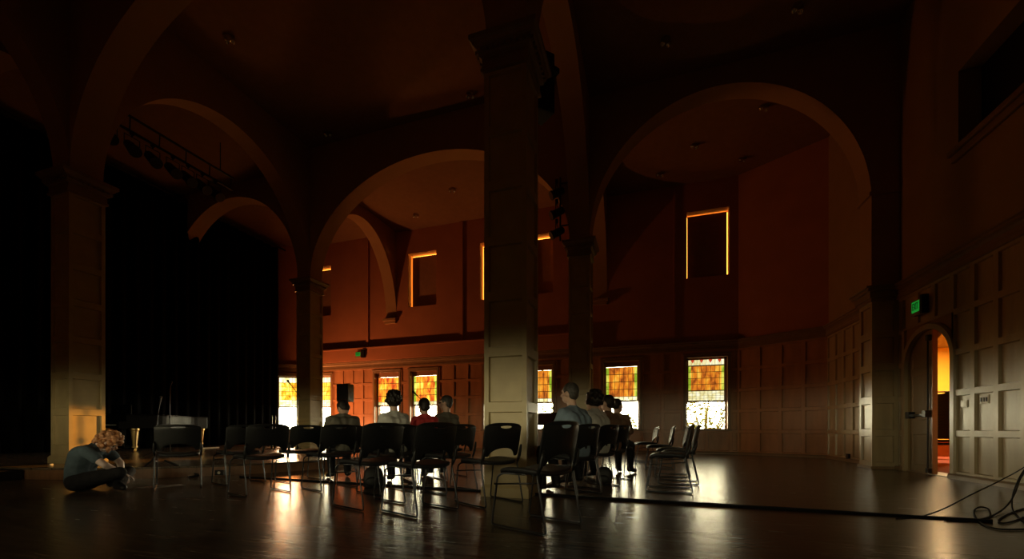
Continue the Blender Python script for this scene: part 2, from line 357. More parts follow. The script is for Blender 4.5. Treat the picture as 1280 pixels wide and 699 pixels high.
# right wall, y decreasing towards the camera
mb = MB(); ys = [8.43 - .44*k for k in range(0, 21)]
panelled(mb, (XR-T, 0, 0), (0,1,0), (-1,0,0), ys[::-1], ROWS)
panelled(mb, (XR-T, 0, 0), (0,1,0), (-1,0,0), [8.43, 8.88, 9.34, 9.80], [2.614, 3.25])
panelled(mb, (XR-T, 0, 0), (0,1,0), (-1,0,0), [9.74, 9.915], ROWS)
panelled(mb, (XR-T, 0, 0), (0,1,0), (-1,0,0), spread(10.425, 13.25, .48), ROWS)
mb.box(XR-T, XR, 9.72, 9.74, 0, 2.62); mb.box(XR-T, XR, 8.39, 8.43, 0, 2.62)
struct(mb.build('trim_1', M['wood'], recalc=False))
mb = MB(); cap_prof(mb, (XR-T, YN, 0), (0,1,0), (-1,0,0), 13.25-YN); base_prof(mb, (XR-T, YN, 0), (0,1,0), (-1,0,0), 8.42-YN); base_prof(mb, (XR-T, 9.74, 0), (0,1,0), (-1,0,0), 13.25-9.74)
p, U, N, L = CR
cap_prof(mb, p+N*T, U, N, L); base_prof(mb, p+N*T, U, N, L)
struct(mb.build('trim_2', M['trim']))
mb = MB(); panelled(mb, p+N*T, U, N, spread(0, L, .55), ROWS); struct(mb.build('trim_3', M['redwood'], recalc=False))
# far wall wainscot between and under the windows
mb = MB(); CS = .09
edges = [-13.9] + [e for a, b in WIN for e in (a-CS, b+CS)] + [2.65]
for i in range(0, len(edges), 2):
    if edges[i+1] - edges[i] > .12: panelled(mb, (0, YF-T, 0), (1,0,0), (0,-1,0), spread(edges[i], edges[i+1], .56), ROWS)
    elif edges[i+1] > edges[i]: mb.box(edges[i], edges[i+1], YF-T, YF, 0, 3.25)
for a, b in WIN:
    panelled(mb, (0, YF-T, 0), (1,0,0), (0,-1,0), [a-CS, (a+b)/2, b+CS], [.07, WZ0-.04]); mb.box(a-CS, b+CS, YF-T, YF, WZ1+.08, 3.26)
struct(mb.build('trim_4', M['redwood'], recalc=False))
mb = MB(); cap_prof(mb, (-13.9, YF-T, 0), (1,0,0), (0,-1,0), 16.55); base_prof(mb, (-13.9, YF-T, 0), (1,0,0), (0,-1,0), 16.55)
p, U, N, L = CL; cap_prof(mb, p+N*T, U, N, L); base_prof(mb, p+N*T, U, N, L)
struct(mb.build('trim_5', M['trim']))
mb = MB(); panelled(mb, p+N*T, U, N, [.1, .55, .96], ROWS); panelled(mb, p+N*T, U, N, [2.19, L], ROWS); panelled(mb, p+N*T, U, N, [.96, 1.6, 2.19], [.07, .73])
struct(mb.build('trim_6', M['redwood'], recalc=False))
# boxed-in band above the wainscot, strips on the plaster, corbel
mb = MB(); mb.box(-14.0, -1.85, YF-.20, YF, 3.54, 4.06).box(-14.03, -1.82, YF-.23, YF, 4.02, 4.08); struct(mb.build('trim_7', M['plaster'], bevel=.01))
mb = MB(); mb.box(-10.90, -10.80, YF-.06, YF, 4.06, 8.6).box(-6.72, -6.60, YF-.06, YF, 4.06, 8.6).box(.78, .83, YF-.05, YF, 3.5, 8.6); struct(mb.build('trim_8', M['plaster']))
mb = MB(); mb.box(-10.06, -9.46, YF-.16, YF, 5.08, 5.18).box(-10.0, -9.5, YF-.10, YF, 4.98, 5.08); mb.box(-1.84, -1.25, YF-.16, YF, 5.08, 5.18).box(-1.79, -1.3, YF-.10, YF, 4.98, 5.08); struct(mb.build('trim_9', M['arch'], bevel=.01))
# dark high opening in the right wall with its sill
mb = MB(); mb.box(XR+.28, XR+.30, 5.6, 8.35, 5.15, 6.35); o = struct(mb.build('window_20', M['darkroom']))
mb = MB(); mb.box(XR-.10, XR+.02, 5.5, 8.45, 5.06, 5.15).box(XR-.06, XR, 5.5, 8.42, 4.95, 5.06); struct(mb.build('trim_10', M['trim'], bevel=.015))
# ------------------------------------------------------------------ arches
PX = {'A': (-9.75, 4.755), 'B': (-9.75, 10.17), 'C': (-1.545, 4.755), 'D': (-1.545, 10.17)}
HW = .255; ZS, ZC = 5.26, 8.17
AT = .235
def archw(name, axis, c, u0, u1, zs=ZS, zc=ZC, zt=9.12):
    mb = MB(); arch_fill(mb, axis, c-AT, c+AT, u0, u1, zs, zc, zt); struct(mb.build(name, M['arch']))
archw('arch_wall_stage', 'y', -9.75, 4.755+AT, 10.17-AT)
archw('arch_wall_far', 'x', 10.17, -9.75+AT, -1.545-AT)
archw('arch_wall_right', 'y', -1.545, 4.755+AT, 10.17-AT)
archw('arch_wall_near', 'x', 4.755, -9.75+AT, -1.545-AT)
archw('arch_wall_far_right', 'x', 10.17, -1.545+AT, 4.15)
archw('arch_wall_near_right', 'x', 4.755, -1.545+AT, 4.15)
archw('arch_wall_far_left', 'x', 10.17, XL+.45, -9.75-AT)
archw('arch_wall_near_left', 'x', 4.755, XL+.45, -9.75-AT)
archw('arch_wall_stage_far', 'y', -9.75, 10.17+AT, YF, 5.18, 8.2)
archw('arch_wall_right_far', 'y', -1.545, 10.17+AT, YF, 5.18, 8.2)
archw('arch_wall_stage_near', 'y', -9.75, YN+.2, 4.755-AT)
archw('arch_wall_right_near', 'y', -1.545, YN+.2, 4.755-AT)
mb = MB()
for k, (x, y) in PX.items(): mb.box(x-AT, x+AT, y-AT, y+AT, 5.2, 9.12)
struct(mb.build('arch_springer', M['arch']))
mb = MB()
for y in (4.755, 10.17):
    mb.box(4.15, XR, y-AT, y+AT, 3.5, 9.12).box(4.10, XR, y-AT-.04, y+AT+.04, 5.33, 5.40); mb.box(XL, XL+.45, y-AT, y+AT, 0, 9.12)
for x in (-9.75, -1.545): mb.box(x-AT, x+AT, YN, YN+.2, 0, 9.12)
struct(mb.build('wall_pilaster', M['arch']))
mb = MB()
for y in (4.755, 10.17):
    panelled(mb, (4.15, 0, 0), (0,1,0), (-1,0,0), [y-HW, y+HW], ROWS, stile=.07); panelled(mb, (0, y-HW, 0), (1,0,0), (0,-1,0), [4.15, XR-T], ROWS, stile=.06); panelled(mb, (0, y+HW, 0), (-1,0,0), (0,1,0), [-XR+T, -4.15], ROWS)
    mb.box(4.15, XR, y-HW, y+HW, 0, .07)
struct(mb.build('trim_11', M['wood'], recalc=False))
mb = MB()
for y in (4.755, 10.17):
    for e, a, b in ((.0,3.25,3.32),(.03,3.32,3.44),(.08,3.44,3.50),(.11,3.50,3.54)): mb.box(4.12-e, XR, y-HW-.03-e, y+HW+.03+e, a, b)
    mb.box(4.12, XR, y-HW-.03, y+HW+.03, 0, .055)
struct(mb.build('trim_12', M['trim'], bevel=.008))
# ------------------------------------------------------------------ piers
def pier(x, y, z0, label):
    t = thing('panelled_pier', label, 'pier', (x, y, z0), group='square panelled piers under the arches')
    mb = MB(); zs = [.34 - z0 + .636*k + .05 for k in range(8)]
    if z0: zs = [.26 + .636*k for k in range(8)]
    zs = [z for z in zs if z < 4.75 - z0] + [4.90 - z0]
    for U, N in (((1,0,0),(0,-1,0)), ((0,1,0),(1,0,0)), ((-1,0,0),(0,1,0)), ((0,-1,0),(-1,0,0))):
        panelled(mb, Vector(N)*HW, U, N, [-HW, HW], zs, stile=.055, depth=.03); panelled(mb, Vector(N)*HW, U, N, [-HW, HW], [0, zs[0]], stile=2)
    mb.build('shaft', M['pier'], t, recalc=False)
    mb = MB(); h = .10; mb.sq([(HW+.03, 0), (HW+.03, h), (HW+.012, h+.03), (HW-.01, h+.035)]); mb.build('plinth', M['pier'], t)
    mb = MB(); c = 4.88 - z0
    mb.sq([(HW-.01, c), (HW+.035, c+.005), (HW+.035, c+.04), (HW+.02, c+.05), (HW+.02, c+.16), (HW+.05, c+.17), (HW+.05, c+.19), (HW+.065, c+.20), (HW+.065, c+.245), (HW+.10, c+.27), (HW+.115, c+.30), (HW+.14, c+.315), (HW+.14, c+.37), (HW-.03, c+.385)])
    cp = mb.build('capital', M['trim'], t)
    mb = MB(); r = HW + .062; ring = []
    for q in range(4):
        R = Matrix.Rotation(q*PI/2, 3, 'Z')
        for k in range(9):
            u = -r + .03 + (2*r-.06)*k/8
            for du, dd in ((-.02, 0), (-.02, .03), (.02, .03), (.02, 0)): ring.append(R @ Vector((u+du, -r-dd, 0)))
    mb.prism([(p.x, p.y) for p in ring], c+.20, c+.242)
    mb.build('dentil_row', M['trim'], cp)
pier(*PX['A'], .18, 'tall panelled pier standing on the stage edge beside the person on the floor')
pier(*PX['B'], .18, 'slim looking panelled pier beside the leftmost bright yellow windows')
pier(*PX['C'], 0, 'largest nearest panelled pier in the middle, behind the foreground chairs')
pier(*PX['D'], 0, 'dark panelled pier right of the nearest pier, behind the man in blue')
# ------------------------------------------------------------------ windows
def window(n, O, rz, w, style, niche=False):
    """origin at the sill's left end on the wall face, local x along the wall, y into the wall"""
    t = bpy.data.objects.new('window_%d' % n, None); COL.objects.link(t); t.location = O; t.rotation_euler = (0,0,rz); struct(t)
    h = WZ1 - WZ0; mb = MB()
    for a, b, c, d in ((-CS,0,-.02,h+.08),(w,w+CS,-.02,h+.08),(0,w,h,h+.08)): mb.box(a,b,-.06,.02,c,d)
    mb.box(-CS-.03, w+CS+.03, -.10, .05, -.05, 0); mb.box(-CS-.02, w+CS+.02, -.08, .0, h+.08, h+.13)
    mb.build('casing', M['trim'], t, bevel=.008)
    zr = .93 if style != 'full' else .87      # meeting rail above the sill
    mb = MB(); s = .045
    mb.box(0,s,.16,.21,0,zr); mb.box(w-s,w,.16,.21,0,zr); mb.box(0,w,.16,.21,0,.03); mb.box(0,w,.13,.22,zr,zr+.05)
    for a, b in ((0,.07),(w-.07,w)): mb.box(a,b,.10,.15,zr+.05,h)
    mb.box(0,w,.10,.15,h-.05,h)
    mb.build('sash_frame', M['frame'], t)
    mb = MB(); mb.box(s, w-s, .185, .19, .03, zr); mb.build('clear_pane', M['clear'], t)
    g0, g1 = zr+.05, h-.05; a, b = .07, w-.07
    q = lambda z0, z1: MB().box(a, b, .12, .128, z0, z1)
    if style == 'full':
        q(g0, g0+.30).build('lattice_glass', stained('pale_lattice_glass', PW, 9, 4, 1.0, n), t)
        q(g0+.32, g1-.20).build('stained_glass', stained('orange_stained_glass_%d' % n, OR, 8, 4, 1.05, n, GB), t)
        q(g1-.18, g1).build('lattice_glass', stained('pale_border_glass', PW, 12, 1, 1.0, n+3), t)
        mb = MB()
        for k in range(4):
            c = a + (b-a)*(k+.5)/4
            mb.prism([(c-.055, 0), (c+.055, 0), (c, -.11)], 0, .004)
        for v in mb.bm.verts: v.co = Vector((v.co.x, .116 + v.co.z, g1 - .005 + v.co.y))
        mb.build('red_triangle', emis('red_glass', (.75,.08,.03), .8), t)
        mb = MB(); mb.box(a,b,.112,.13,g0+.30,g0+.32).box(a,b,.112,.13,g1-.20,g1-.18); mb.build('glazing_bar', M['trim'], t)
    elif style == 'yellow':
        q(g0, g0+.28).build('lattice_glass', stained('bright_lattice_glass_%d' % n, PW, 7, 3, 1.8, n), t)
        q(g0+.28, g1-.22).build('stained_glass', stained('yellow_stained_glass_%d' % n, YE, 7, 4, 1.7, n, ((1.0,.8,.2),(1.1,1.0,.4))), t)
        q(g1-.22, g1).build('lattice_glass', stained('bright_border_glass_%d' % n, PW, 7, 1, 1.8, n+5), t)
    else:
        top = g1 - .12
        mb = MB(); mb.box(a-.03, b+.03, .085, .10, top, g1+.05); mb.build('blind_header', M['panel'], t)
        pal = {'mixed': MX, 'orange': OR}[style]; st = 1.5 if style == 'mixed' else 1.1
        q(g0+.12, top).build('stained_glass', stained('%s_stained_glass_%d' % (style, n), pal, 7, 4, st, n, GB if style == 'orange' or n == 3 else None), t)
        q(g0, g0+.12).build('lattice_glass', stained('pale_strip_glass_%d' % n, PW, 7, 1, 1.2, n), t)
    return t
STY = ['yellow', 'mixed', 'mixed', 'mixed', 'orange', 'orange', 'full']
for i, (a, b) in enumerate(WIN):
    window(i+1, (a, YF, WZ0), 0, b-a, STY[i]); area('window_portal', ((a+b)/2, YF+.25, WZ0+.45), (0,-1,0), b-a-.1, .86, 1, (1,1,1), True)
p, U, N, L = CL
window(8, p + U*1.05 + Vector((0,0,WZ0)), math.atan2(U.y, U.x), 1.05, 'yellow')
c = p + U*1.575 - N*.25; area('window_portal', (c.x, c.y, WZ0+.45), N, .95, .86, 1, (1,1,1), True)
for i, (a, b) in enumerate(NW):
    t = bpy.data.objects.new('window_%d' % (9+i), None); COL.objects.link(t); struct(t); t.location = (a, YN, .8)
    mb = MB(); w = b-a
    for q in ((0,.05,0,.9),(w-.05,w,0,.9),(0,w,0,.05),(0,w,.85,.9),(w/2-.02,w/2+.02,0,.9)): mb.box(q[0],q[1],-.2,-.15,q[2],q[3])
    mb.build('sash_frame', M['frame'], t); mb = MB(); mb.box(.05,w-.05,-.18,-.175,.05,.85); mb.build('clear_pane', M['clear'], t)
    area('window_portal', ((a+b)/2, YN-.28, 1.25), (0,1,0), w, .9, 1, (1,1,1), True)
# blocked upper windows: board set in the recess, daylight leaking round it
leak = emis('daylit_amber_glass', (1, .42, .05), 7)
for i, (a, b) in enumerate(NIC):
    t = bpy.data.objects.new('window_%d' % (15+i), None); COL.objects.link(t); struct(t); t.location = (a, YF, 5.58); w = b-a; h = 2.10
    MB().box(0, w, .36, .37, 0, h).build('amber_glass', leak, t)
    MB().box(.05 if i < 4 else .03, w-.05 if i < 4 else w-.03, .25, .28, 0, h-.06 if i < 4 else h-.03).build('blackout_board', M['panel'], t)
# ------------------------------------------------------------------ door and passage
d = bpy.data.objects.new('door_1', None); COL.objects.link(d); struct(d); d.location = (XR+.03, 0, 0)
def arch_z(y): u = (y - (AY0+AY1)/2) / ((AY1-AY0)/2); return ASP + ARI*math.sqrt(max(0, 1-u*u))
mb = MB(); y0, y1 = 9.04, AY1; n = 14
ring = [(y0, .01)] + [(y1, .01)] + [(y1 + (y0-y1)*i/n, arch_z(y1 + (y0-y1)*i/n) - .005) for i in range(n+1)]
mb.rings([[(x, yy, zz) for yy, zz in ring] for x in (0, .05)])
lf = mb.build('door_leaf', M['door'], d)
mb = MB()
for a, b in ((.12,.70),(.92,1.75),(1.85,2.08)):
    panelled(mb, (-.012, 0, 0), (0,1,0), (-1,0,0), [9.08, 9.60], [a, b], stile=.012, depth=.03, slope=.05)
for k in range(16):
    t0, t1 = PI*k/16, PI*(k+1)/16
mb.build('door_panel', M['door'], lf, recalc=False)
mb = MB(); mb.box(-.09, -.055, 9.05, 9.60, 1.0, 1.045).box(-.10, .0, 9.03, 9.13, .98, 1.10).box(-.10, 0, 9.52, 9.62, .97, 1.09); mb.tube([(-.05, 9.06, .04), (-.05, 9.06, 2.38)], .014); mb.box(-.07, 0, 9.03, 9.09, .02, .10).box(-.07, 0, 9.03, 9.09, 2.3, 2.40)
mb.build('panic_bar', M['blk'], lf, bevel=.006)
mb = MB(); mb.box(-.01, .06, 9.01, 9.04, .01, arch_z(9.02)-.01); mb.build('meeting_edge', M['redwood'], lf)
mb = MB(); r = []
for i in range(25):
    t = PI*i/24; r.append(((AY0+AY1)/2 - (AY1-AY0)/2*math.cos(t), ASP + ARI*math.sin(t), math.cos(t), math.sin(t)))
r = [(AY0, 0, 1, 0)] + r + [(AY1, 0, -1, 0)]
R = []
for y, z, cx, sz in r: R.append([(XR-.06, y-cx*.0, z), (XR-.06, y-cx*.085, z+sz*.085), (XR-.03, y-cx*.10, z+sz*.10), (XR, y-cx*.10, z+sz*.10), (XR, y, z)])
mb.rings(R); struct(mb.build('trim_13', M['wood']))
mb = MB(); mb.box(XR-.02, XR+.32, AY0, AY1, -.02, .012); struct(mb.build('trim_14', M['trim']))
mb = MB(); mb.box(4.9, 9.2, 7.4, 16, -.15, -.005); struct(mb.build('floor_passage', M['redfloor']))
mb = MB(); mb.box(9.0, 9.2, 7.4, 16, 0, 3.2).box(4.9, 9.2, 15.8, 16, 0, 3.2).box(4.9, 9.2, 7.2, 7.4, 0, 3.2).box(4.905, 5.0, 9.75, 15.9, 0, 3.2).box(4.905, 5.0, 7.3, 8.4, 0, 3.2).box(4.905, 5.0, 8.4, 9.8, 2.65, 3.2)
struct(mb.build('wall_passage', M['yellow'])); mb = MB(); mb.box(4.9, 9.2, 7.2, 16, 3.2, 3.3); struct(mb.build('ceiling_passage', M['ceiling']))
# ------------------------------------------------------------------ stage, drapes
SCX, SCY, SR, SH = -9.6, 7.46, 3.66, .18
pts = [(XL+.0, SCY-SR), (SCX, SCY-SR)] + [(SCX + SR*math.sin(PI*i/32), SCY - SR*math.cos(PI*i/32)) for i in range(1, 32)] + [(SCX, SCY+SR), (XL+.0, SCY+SR)]
mb = MB(); mb.prism(pts, 0, SH-.03); st = struct(mb.build('stage_platform', M['stagewood']))
mb = MB(); mb.prism([((x-SCX)*1.008+SCX, (y-SCY)*1.008+SCY) if x > XL+.1 else (x, (y-SCY)*1.008+SCY) for x, y in pts], SH-.03, SH); struct(mb.build('stage_floor', M['floor'], bevel=.008))
mb = MB(); rows = []; n = 420
for z in (SH+.01, 3, 6, 8.3):
    rows.append([(-14.7 + .07*math.sin(i*.62) + .03*math.sin(i*1.7+z), YN+.1 + (13.56-YN-.1)*i/n, z) for i in range(n+1)])
V = [[mb.bm.verts.new(q) for q in r] for r in rows]
for a, b in zip(V, V[1:]):
    for k in range(n): mb.bm.faces.new((a[k], a[k+1], b[k+1], b[k]))
o = mb.build('stage_curtain', M['velvet'], smooth=True); so = o.modifiers.new('thick', 'SOLIDIFY'); so.thickness = .012
tag(o, 'tall black stage curtain closing off the left side of the hall', 'curtain')
mb = MB(); mb.tube([(-14.62, YN+.2, 8.36), (-14.62, 13.9, 8.36)], .035); o = mb.build('curtain_track', M['blk']); tag(o, 'long black track carrying the top of the stage curtain', 'curtain track')
# ------------------------------------------------------------------ chairs
def bend(pts, r=.035, k=4):
    pts = [Vector(p) for p in pts]; out = [pts[0]]
    for i in range(1, len(pts)-1):
        a, b, c = pts[i-1], pts[i], pts[i+1]; u = (a-b).normalized(); v = (c-b).normalized(); q = min(r, (a-b).length*.45, (c-b).length*.45)
        p0, p1 = b+u*q, b+v*q
        for j in range(k+1):
            t = j/k; out.append(p0*(1-t)**2 + b*2*t*(1-t) + p1*t*t)
    return out + [pts[-1]]
def make_chair(label, group):
    t = thing('stacking_chair', label, 'chair', group=group)
    # seat pad
    mb = MB(); R = []
    for s, z in ((.90,-.030),(.98,-.024),(1,-.012),(1,.0),(.97,.008),(.85,.012),(.5,.008)):
        ring = []
        for k in range(40):
            a = 2*PI*k/40; e = .38; ca, sa = math.cos(a), math.sin(a)
            x = .235*s*abs(ca)**e*(1 if ca >= 0 else -1); y = .235*s*abs(sa)**e*(1 if sa >= 0 else -1)
            y *= 1 - .06*(x < 0)*min(1, -x/.235) if x < 0 else 1
            zz = .452 + z + .018*(abs(y)/.235)**2 - .030*max(0, (x-.08)/.155)**2 - .012*max(0, (-x)/.235)
            ring.append((x, y, zz))
        R.append(ring)
    mb.rings(R); mb.build('seat', M['seat'], t, smooth=True)
    # back with hand slot and arched lower edge
    mb = MB(); nu = 36; V = {}
    def bx(y, z): return -.235 - (z-.50)*.20 + .045*(y/.235)**2
    sl = .078
    for i in range(nu+1):
        u = -1 + 2*i/nu; w = abs(u)
        top = .836 - .030*w**6 - .010*w*w
        bot = .500 + (.085*math.sqrt(max(0, 1-(w/.74)**2)) if w < .74 else 0) + .02*max(0,(w-.85)/.15)**2
        hw = .232 + .010*math.sin(PI*.8)                  # width
        y = u*hw; q = y/sl
        s0 = .798 - (.020*math.sqrt(1-q*q) if abs(q) < 1 else 0); s1 = .798 + (.010*math.sqrt(1-q*q) if abs(q) < 1 else 0)
        zs = [bot + (s0-bot)*j/9 for j in range(10)] + [(s0+s1)/2, s1] + [s1 + (top-s1)*j/2 for j in (1,2)]
        for j, z in enumerate(zs):
            yy = y*(1 - .05*max(0, (.60-z)/.1) + (.015 if z > .7 else 0)*0)
            V[i, j] = mb.bm.verts.new((bx(yy, z), yy, z))
    nj = 13
    for i in range(nu):
        ym = (-1 + 2*(i+.5)/nu)*.237
        for j in range(nj):
            if j in (9, 10) and abs(ym) < sl*.97: continue
            mb.bm.faces.new((V[i,j], V[i+1,j], V[i+1,j+1], V[i,j+1]))
    b = mb.build('backrest', M['blk'], t, smooth=True)
    so = b.modifiers.new('thick', 'SOLIDIFY'); so.thickness = .014; so.offset = 0; be = b.modifiers.new('bevel', 'BEVEL'); be.width = .003; be.segments = 2
    for s in (1, -1):
        y = .238*s
        mb = MB(); mb.tube(bend([(-.05, y*.82, .425), (.17, y*.90, .425), (.205, y, .40), (.265, y*1.02, .010), (-.275, y*1.02, .010), (-.185, y, .42), (-.232, y*.985, .50)], .03), .0085)
        mb.build('sled_frame', M['chrome'], t, smooth=True)
        mb = MB(); mb.tube([(-.195, y*1.0, .435), (-.222, y*1.01, .50), (-.236, y*1.01, .56), (-.248, y*1.005, .615)], .014, rr=[.012,.0165,.0165,.010]); mb.build('back_bracket', M['blk'], t, smooth=True)
    mb = MB(); mb.tube([(.235, .242, .335), (-.205, .240, .375)], .0065); mb.build('side_stretcher', M['chrome'], t, smooth=True)
    for x in (.15, -.12): mb = MB(); mb.tube([(x, -.21, .424), (x, .21, .424)], .008); mb.build('seat_rail', M['chrome'], t, smooth=True)
    return t
GL = 'empty stacking chairs in loose rows'; GR = 'black chairs lined up before the right windows'; GO = 'chairs people are sitting on'
CH = [  # camera-space centre, heading, label
 (.196, 3.375, -.76, .65, 'nearest and largest empty black chair, right of the big pier foot', GL),
 (-.25, 4.40, -.67, .75, 'empty black chair standing directly in front of the big pier', GL),
 (-.874, 3.97, -.777, .63, 'second nearest empty black chair, in front of the person in red', GL),
 (-1.46, 4.27, -.80, .60, 'empty black chair in front of the person in the white shirt', GL),
 (-.80, 5.25, -.74, .67, 'empty black chair half hidden between the two chairs left of the big pier', GL),
 (-1.55, 5.15, -.76, .65, 'empty black chair mostly hidden behind the second nearest chair', GL),
 (-2.40, 5.50, -.78, .63, 'empty black chair in front of the hunched person by the loudspeaker', GL),
 (-3.20, 6.30, -.78, .63, 'empty black chair in front of the slim pier and yellow windows', GL),
 (-3.06, 5.07, -.80, .60, 'empty black chair on the left with a neighbour close behind its left side', GL),
 (-3.92, 6.00, -.80, .60, 'empty black chair peeking out left behind the chair at the curtain edge', GL),
 (-4.49, 5.64, -.60, .80, 'leftmost empty black chair, standing before the piano and folding stand', GL),
]
proto = None
def chair(X, Y, hx, hy, label, group, z=0):
    global proto
    if proto is None: proto = make_chair(label, group); proto.location = room(X, Y, z); proto.rotation_euler = (0,0,rz_of(hx,hy)); return proto
    return dup(proto, room(X, Y, z), rz_of(hx, hy), label, group)
for X, Y, hx, hy, lab, g in CH: chair(X, Y, hx, hy, lab, g)
for px, Y, hx, hy, lab in ((836, 5.30, -.93, .36, 'nearest black chair of the row before the right windows'), (847, 6.05, -.93, .36, 'second black chair of the row before the right windows'),
        (839, 6.95, -.95, .30, 'middle black chair of the row before the right windows'), (824, 8.25, -.96, .28, 'fourth black chair of the row before the right windows'), (807, 9.90, -.99, .12, 'farthest black chair of the row, nearest the second window from the right')):
    chair((px-640)/523*Y, Y, hx, hy, lab, GR)
# ------------------------------------------------------------------ people
def remesh(mb, vox, smooth=3):
    me = bpy.data.meshes.new('tmp'); bmesh.ops.recalc_face_normals(mb.bm, faces=mb.bm.faces); mb.bm.to_mesh(me); mb.bm.free()
    o = bpy.data.objects.new('tmp', me); COL.objects.link(o)
    r = o.modifiers.new('r', 'REMESH'); r.mode = 'VOXEL'; r.voxel_size = vox
    s = o.modifiers.new('s', 'SMOOTH'); s.factor = .5; s.iterations = smooth
    dg = bpy.context.evaluated_depsgraph_get(); out = bpy.data.meshes.new_from_object(o.evaluated_get(dg))
    bpy.data.objects.remove(o); bpy.data.meshes.remove(me)
    for p in out.polygons: p.use_smooth = True
    return out
def part(name, mesh, m, parent):
    mesh.materials.clear(); mesh.materials.append(m); mesh.name = name
    o = bpy.data.objects.new(name, mesh); COL.objects.link(o)
    if parent: o.parent = parent
    return o
def V3(p): return Vector(p)
def hand(mb, w, d, palm, s=1., curl=.6):
    """w wrist, d finger direction, palm = palm normal; thumb on side d x palm * s"""
    w = V3(w); d = V3(d).normalized(); n = V3(palm).normalized(); n = (n - d*n.dot(d)).normalized(); a = d.cross(n)*s
    k = w + d*.085
    for i in (-1, -.33, .33, 1): mb.cone(w + a*.016*i, .015, k + a*.027*i, .0115, 8)
    for i, L in ((-1,.060),(-.33,.075),(.33,.080),(1,.072)):
        p = k + a*.027*i; ang = 0; q = p; r = .0095
        for f, seg in enumerate((.45,.32,.23)):
            ang += curl*(.35 if f == 0 else .6); nd = d*math.cos(ang) + n*math.sin(ang); e = q + nd*L*seg
            mb.cone(q, r, e, r-.0008, 8); q = e; r -= .0008
    t0 = w + d*.025 + a*.02; t1 = t0 + (d*.6 + a*.7 + n*.25).normalized()*.04; t2 = t1 + (d*.85 + a*.3 + n*.3).normalized()*.03
    mb.cone(t0, .014, t1, .0115, 8); mb.cone(t1, .0115, t2, .0095, 8)
def person(label, origin, rz, J, shirt, pants, skin, hair, hstyle='short', sleeve=.95, vox=.011, yaw=0, pitch=0, roll=0, glasses=False, shoe='shoe', bulk=1., group=None):
    """J: joints in local metres, x forward, y left. hips, knees, ankles, toes, waist, chest, shoulders, elbows, wrists, neck, head"""
    R = Matrix.Rotation(yaw, 3, 'Z') @ Matrix.Rotation(pitch, 3, 'Y') @ Matrix.Rotation(roll, 3, 'X')
    H = V3(J['head']); hp = lambda x, y, z: H + R @ V3((x, y, z))
    torso = [(J['hipc'], .125*bulk, J['waist'], .122*bulk), (J['waist'], .122*bulk, J['chest'], .128*bulk)]
    shl, shr = V3(J['sh'][0]), V3(J['sh'][1]); sc = (shl+shr)/2
    def tor(mb, g):
        hl, hr = V3(J['hip'][0]), V3(J['hip'][1]); wd = (hl-hr)*.5; ch = V3(J['chest']); wa = V3(J['waist']); cw = (shl-shr)*.30
        for s in (1, -1, 0):
            mb.cone(V3(J['hipc']) + wd*.55*s, .110*bulk+g, wa + wd*.5*s, .098*bulk+g); mb.cone(wa + wd*.5*s, .098*bulk+g, ch + cw*s, .105*bulk+g)
            mb.cone(ch + cw*s, .105*bulk+g, sc + cw*1.15*s - V3((0,0,.03)), .066+g)
        mb.cone(shl, .056+g, sc, .070+g); mb.cone(shr, .056+g, sc, .070+g)
        mb.cone(sc + V3((0,0,.01)), .078+g, sc*.4 + V3(J['neck'])*.6, .056+g)
        for q in (shl, shr): mb.cone(q.lerp(sc, .25), .05+g, V3(J['neck'])*.7 + sc*.3, .045+g)
    def arm(mb, i, g, f0=0, f1=2):
        s, e, w = V3(J['sh'][i]), V3(J['el'][i]), V3(J['wr'][i])
        if f1 <= 1: mb.cone(s, .054+g, s.lerp(e, f1), .046+g*1.35)
        else: mb.cone(s, .052+g, e, .040+g); mb.cone(e, .041+g, e.lerp(w, f1-1), .027+g)
    def legs(mb, g, full=True):
        for i in (0, 1):
            h, k, a = V3(J['hip'][i]), V3(J['kn'][i]), V3(J['an'][i])
            mb.cone(h, .092*bulk+g, k, .060+g); mb.cone(k, .060+g, k.lerp(a, .35), .058+g); mb.cone(k.lerp(a, .35), .058+g, a, .040+g*1.3)
        mb.cone(J['hip'][0], .105*bulk+g, J['hip'][1], .105*bulk+g)
        mb.cone(J['hipc'], .11*bulk+g, V3(J['hipc']) + (V3(J['waist'])-V3(J['hipc']))*.35, .11*bulk+g)
    body = MB(); tor(body, 0); legs(body, -.008)
    for i in (0, 1):
        arm(body, i, 0); w, e = V3(J['wr'][i]), V3(J['el'][i])
        dd = J.get('fd', [None, None])[i] or (w-e); pn = J.get('pn', [(0,0,-1),(0,0,-1)])[i]
        hand(body, w, dd, pn, J.get('ts', [1,1])[i])
        a, t = V3(J['an'][i]), V3(J['toe'][i]); body.cone(a, .038, t, .028)
    nk = V3(J['neck']); body.cone(nk, .056, hp(-.015, 0, -.06), .054)
    body.ell(hp(-.005, 0, .02), (.097, .076, .105), R); body.ell(hp(.022, 0, -.055), (.066, .056, .062), R); body.ell(hp(.055, 0, -.088), (.024, .026, .02), R)
    body.cone(hp(.088, 0, .012), .010, hp(.108, 0, -.022), .014, 8); body.cone(hp(.106, 0, -.022), .013, hp(.088, 0, -.03), .016, 8)
    for s in (1, -1):
        body.ell(hp(.0, .078*s, -.005), (.020, .010, .033), R); body.cone(hp(.086, .012*s, .035), .011, hp(.074, .045*s, .036), .010, 8); body.ell(hp(.066, .038*s, -.012), (.020, .022, .016), R)
    body.cone(hp(.084, .018, -.060), .008, hp(.084, -.018, -.060), .008, 8); body.cone(hp(.082, .014, -.072), .009, hp(.082, -.014, -.072), .009, 8)
    p = part('person', remesh(body, min(vox, .008), 2), M[skin], None); p.location = origin; p.rotation_euler = (0,0,rz); tag(p, label, 'person', group)
    mb = MB()
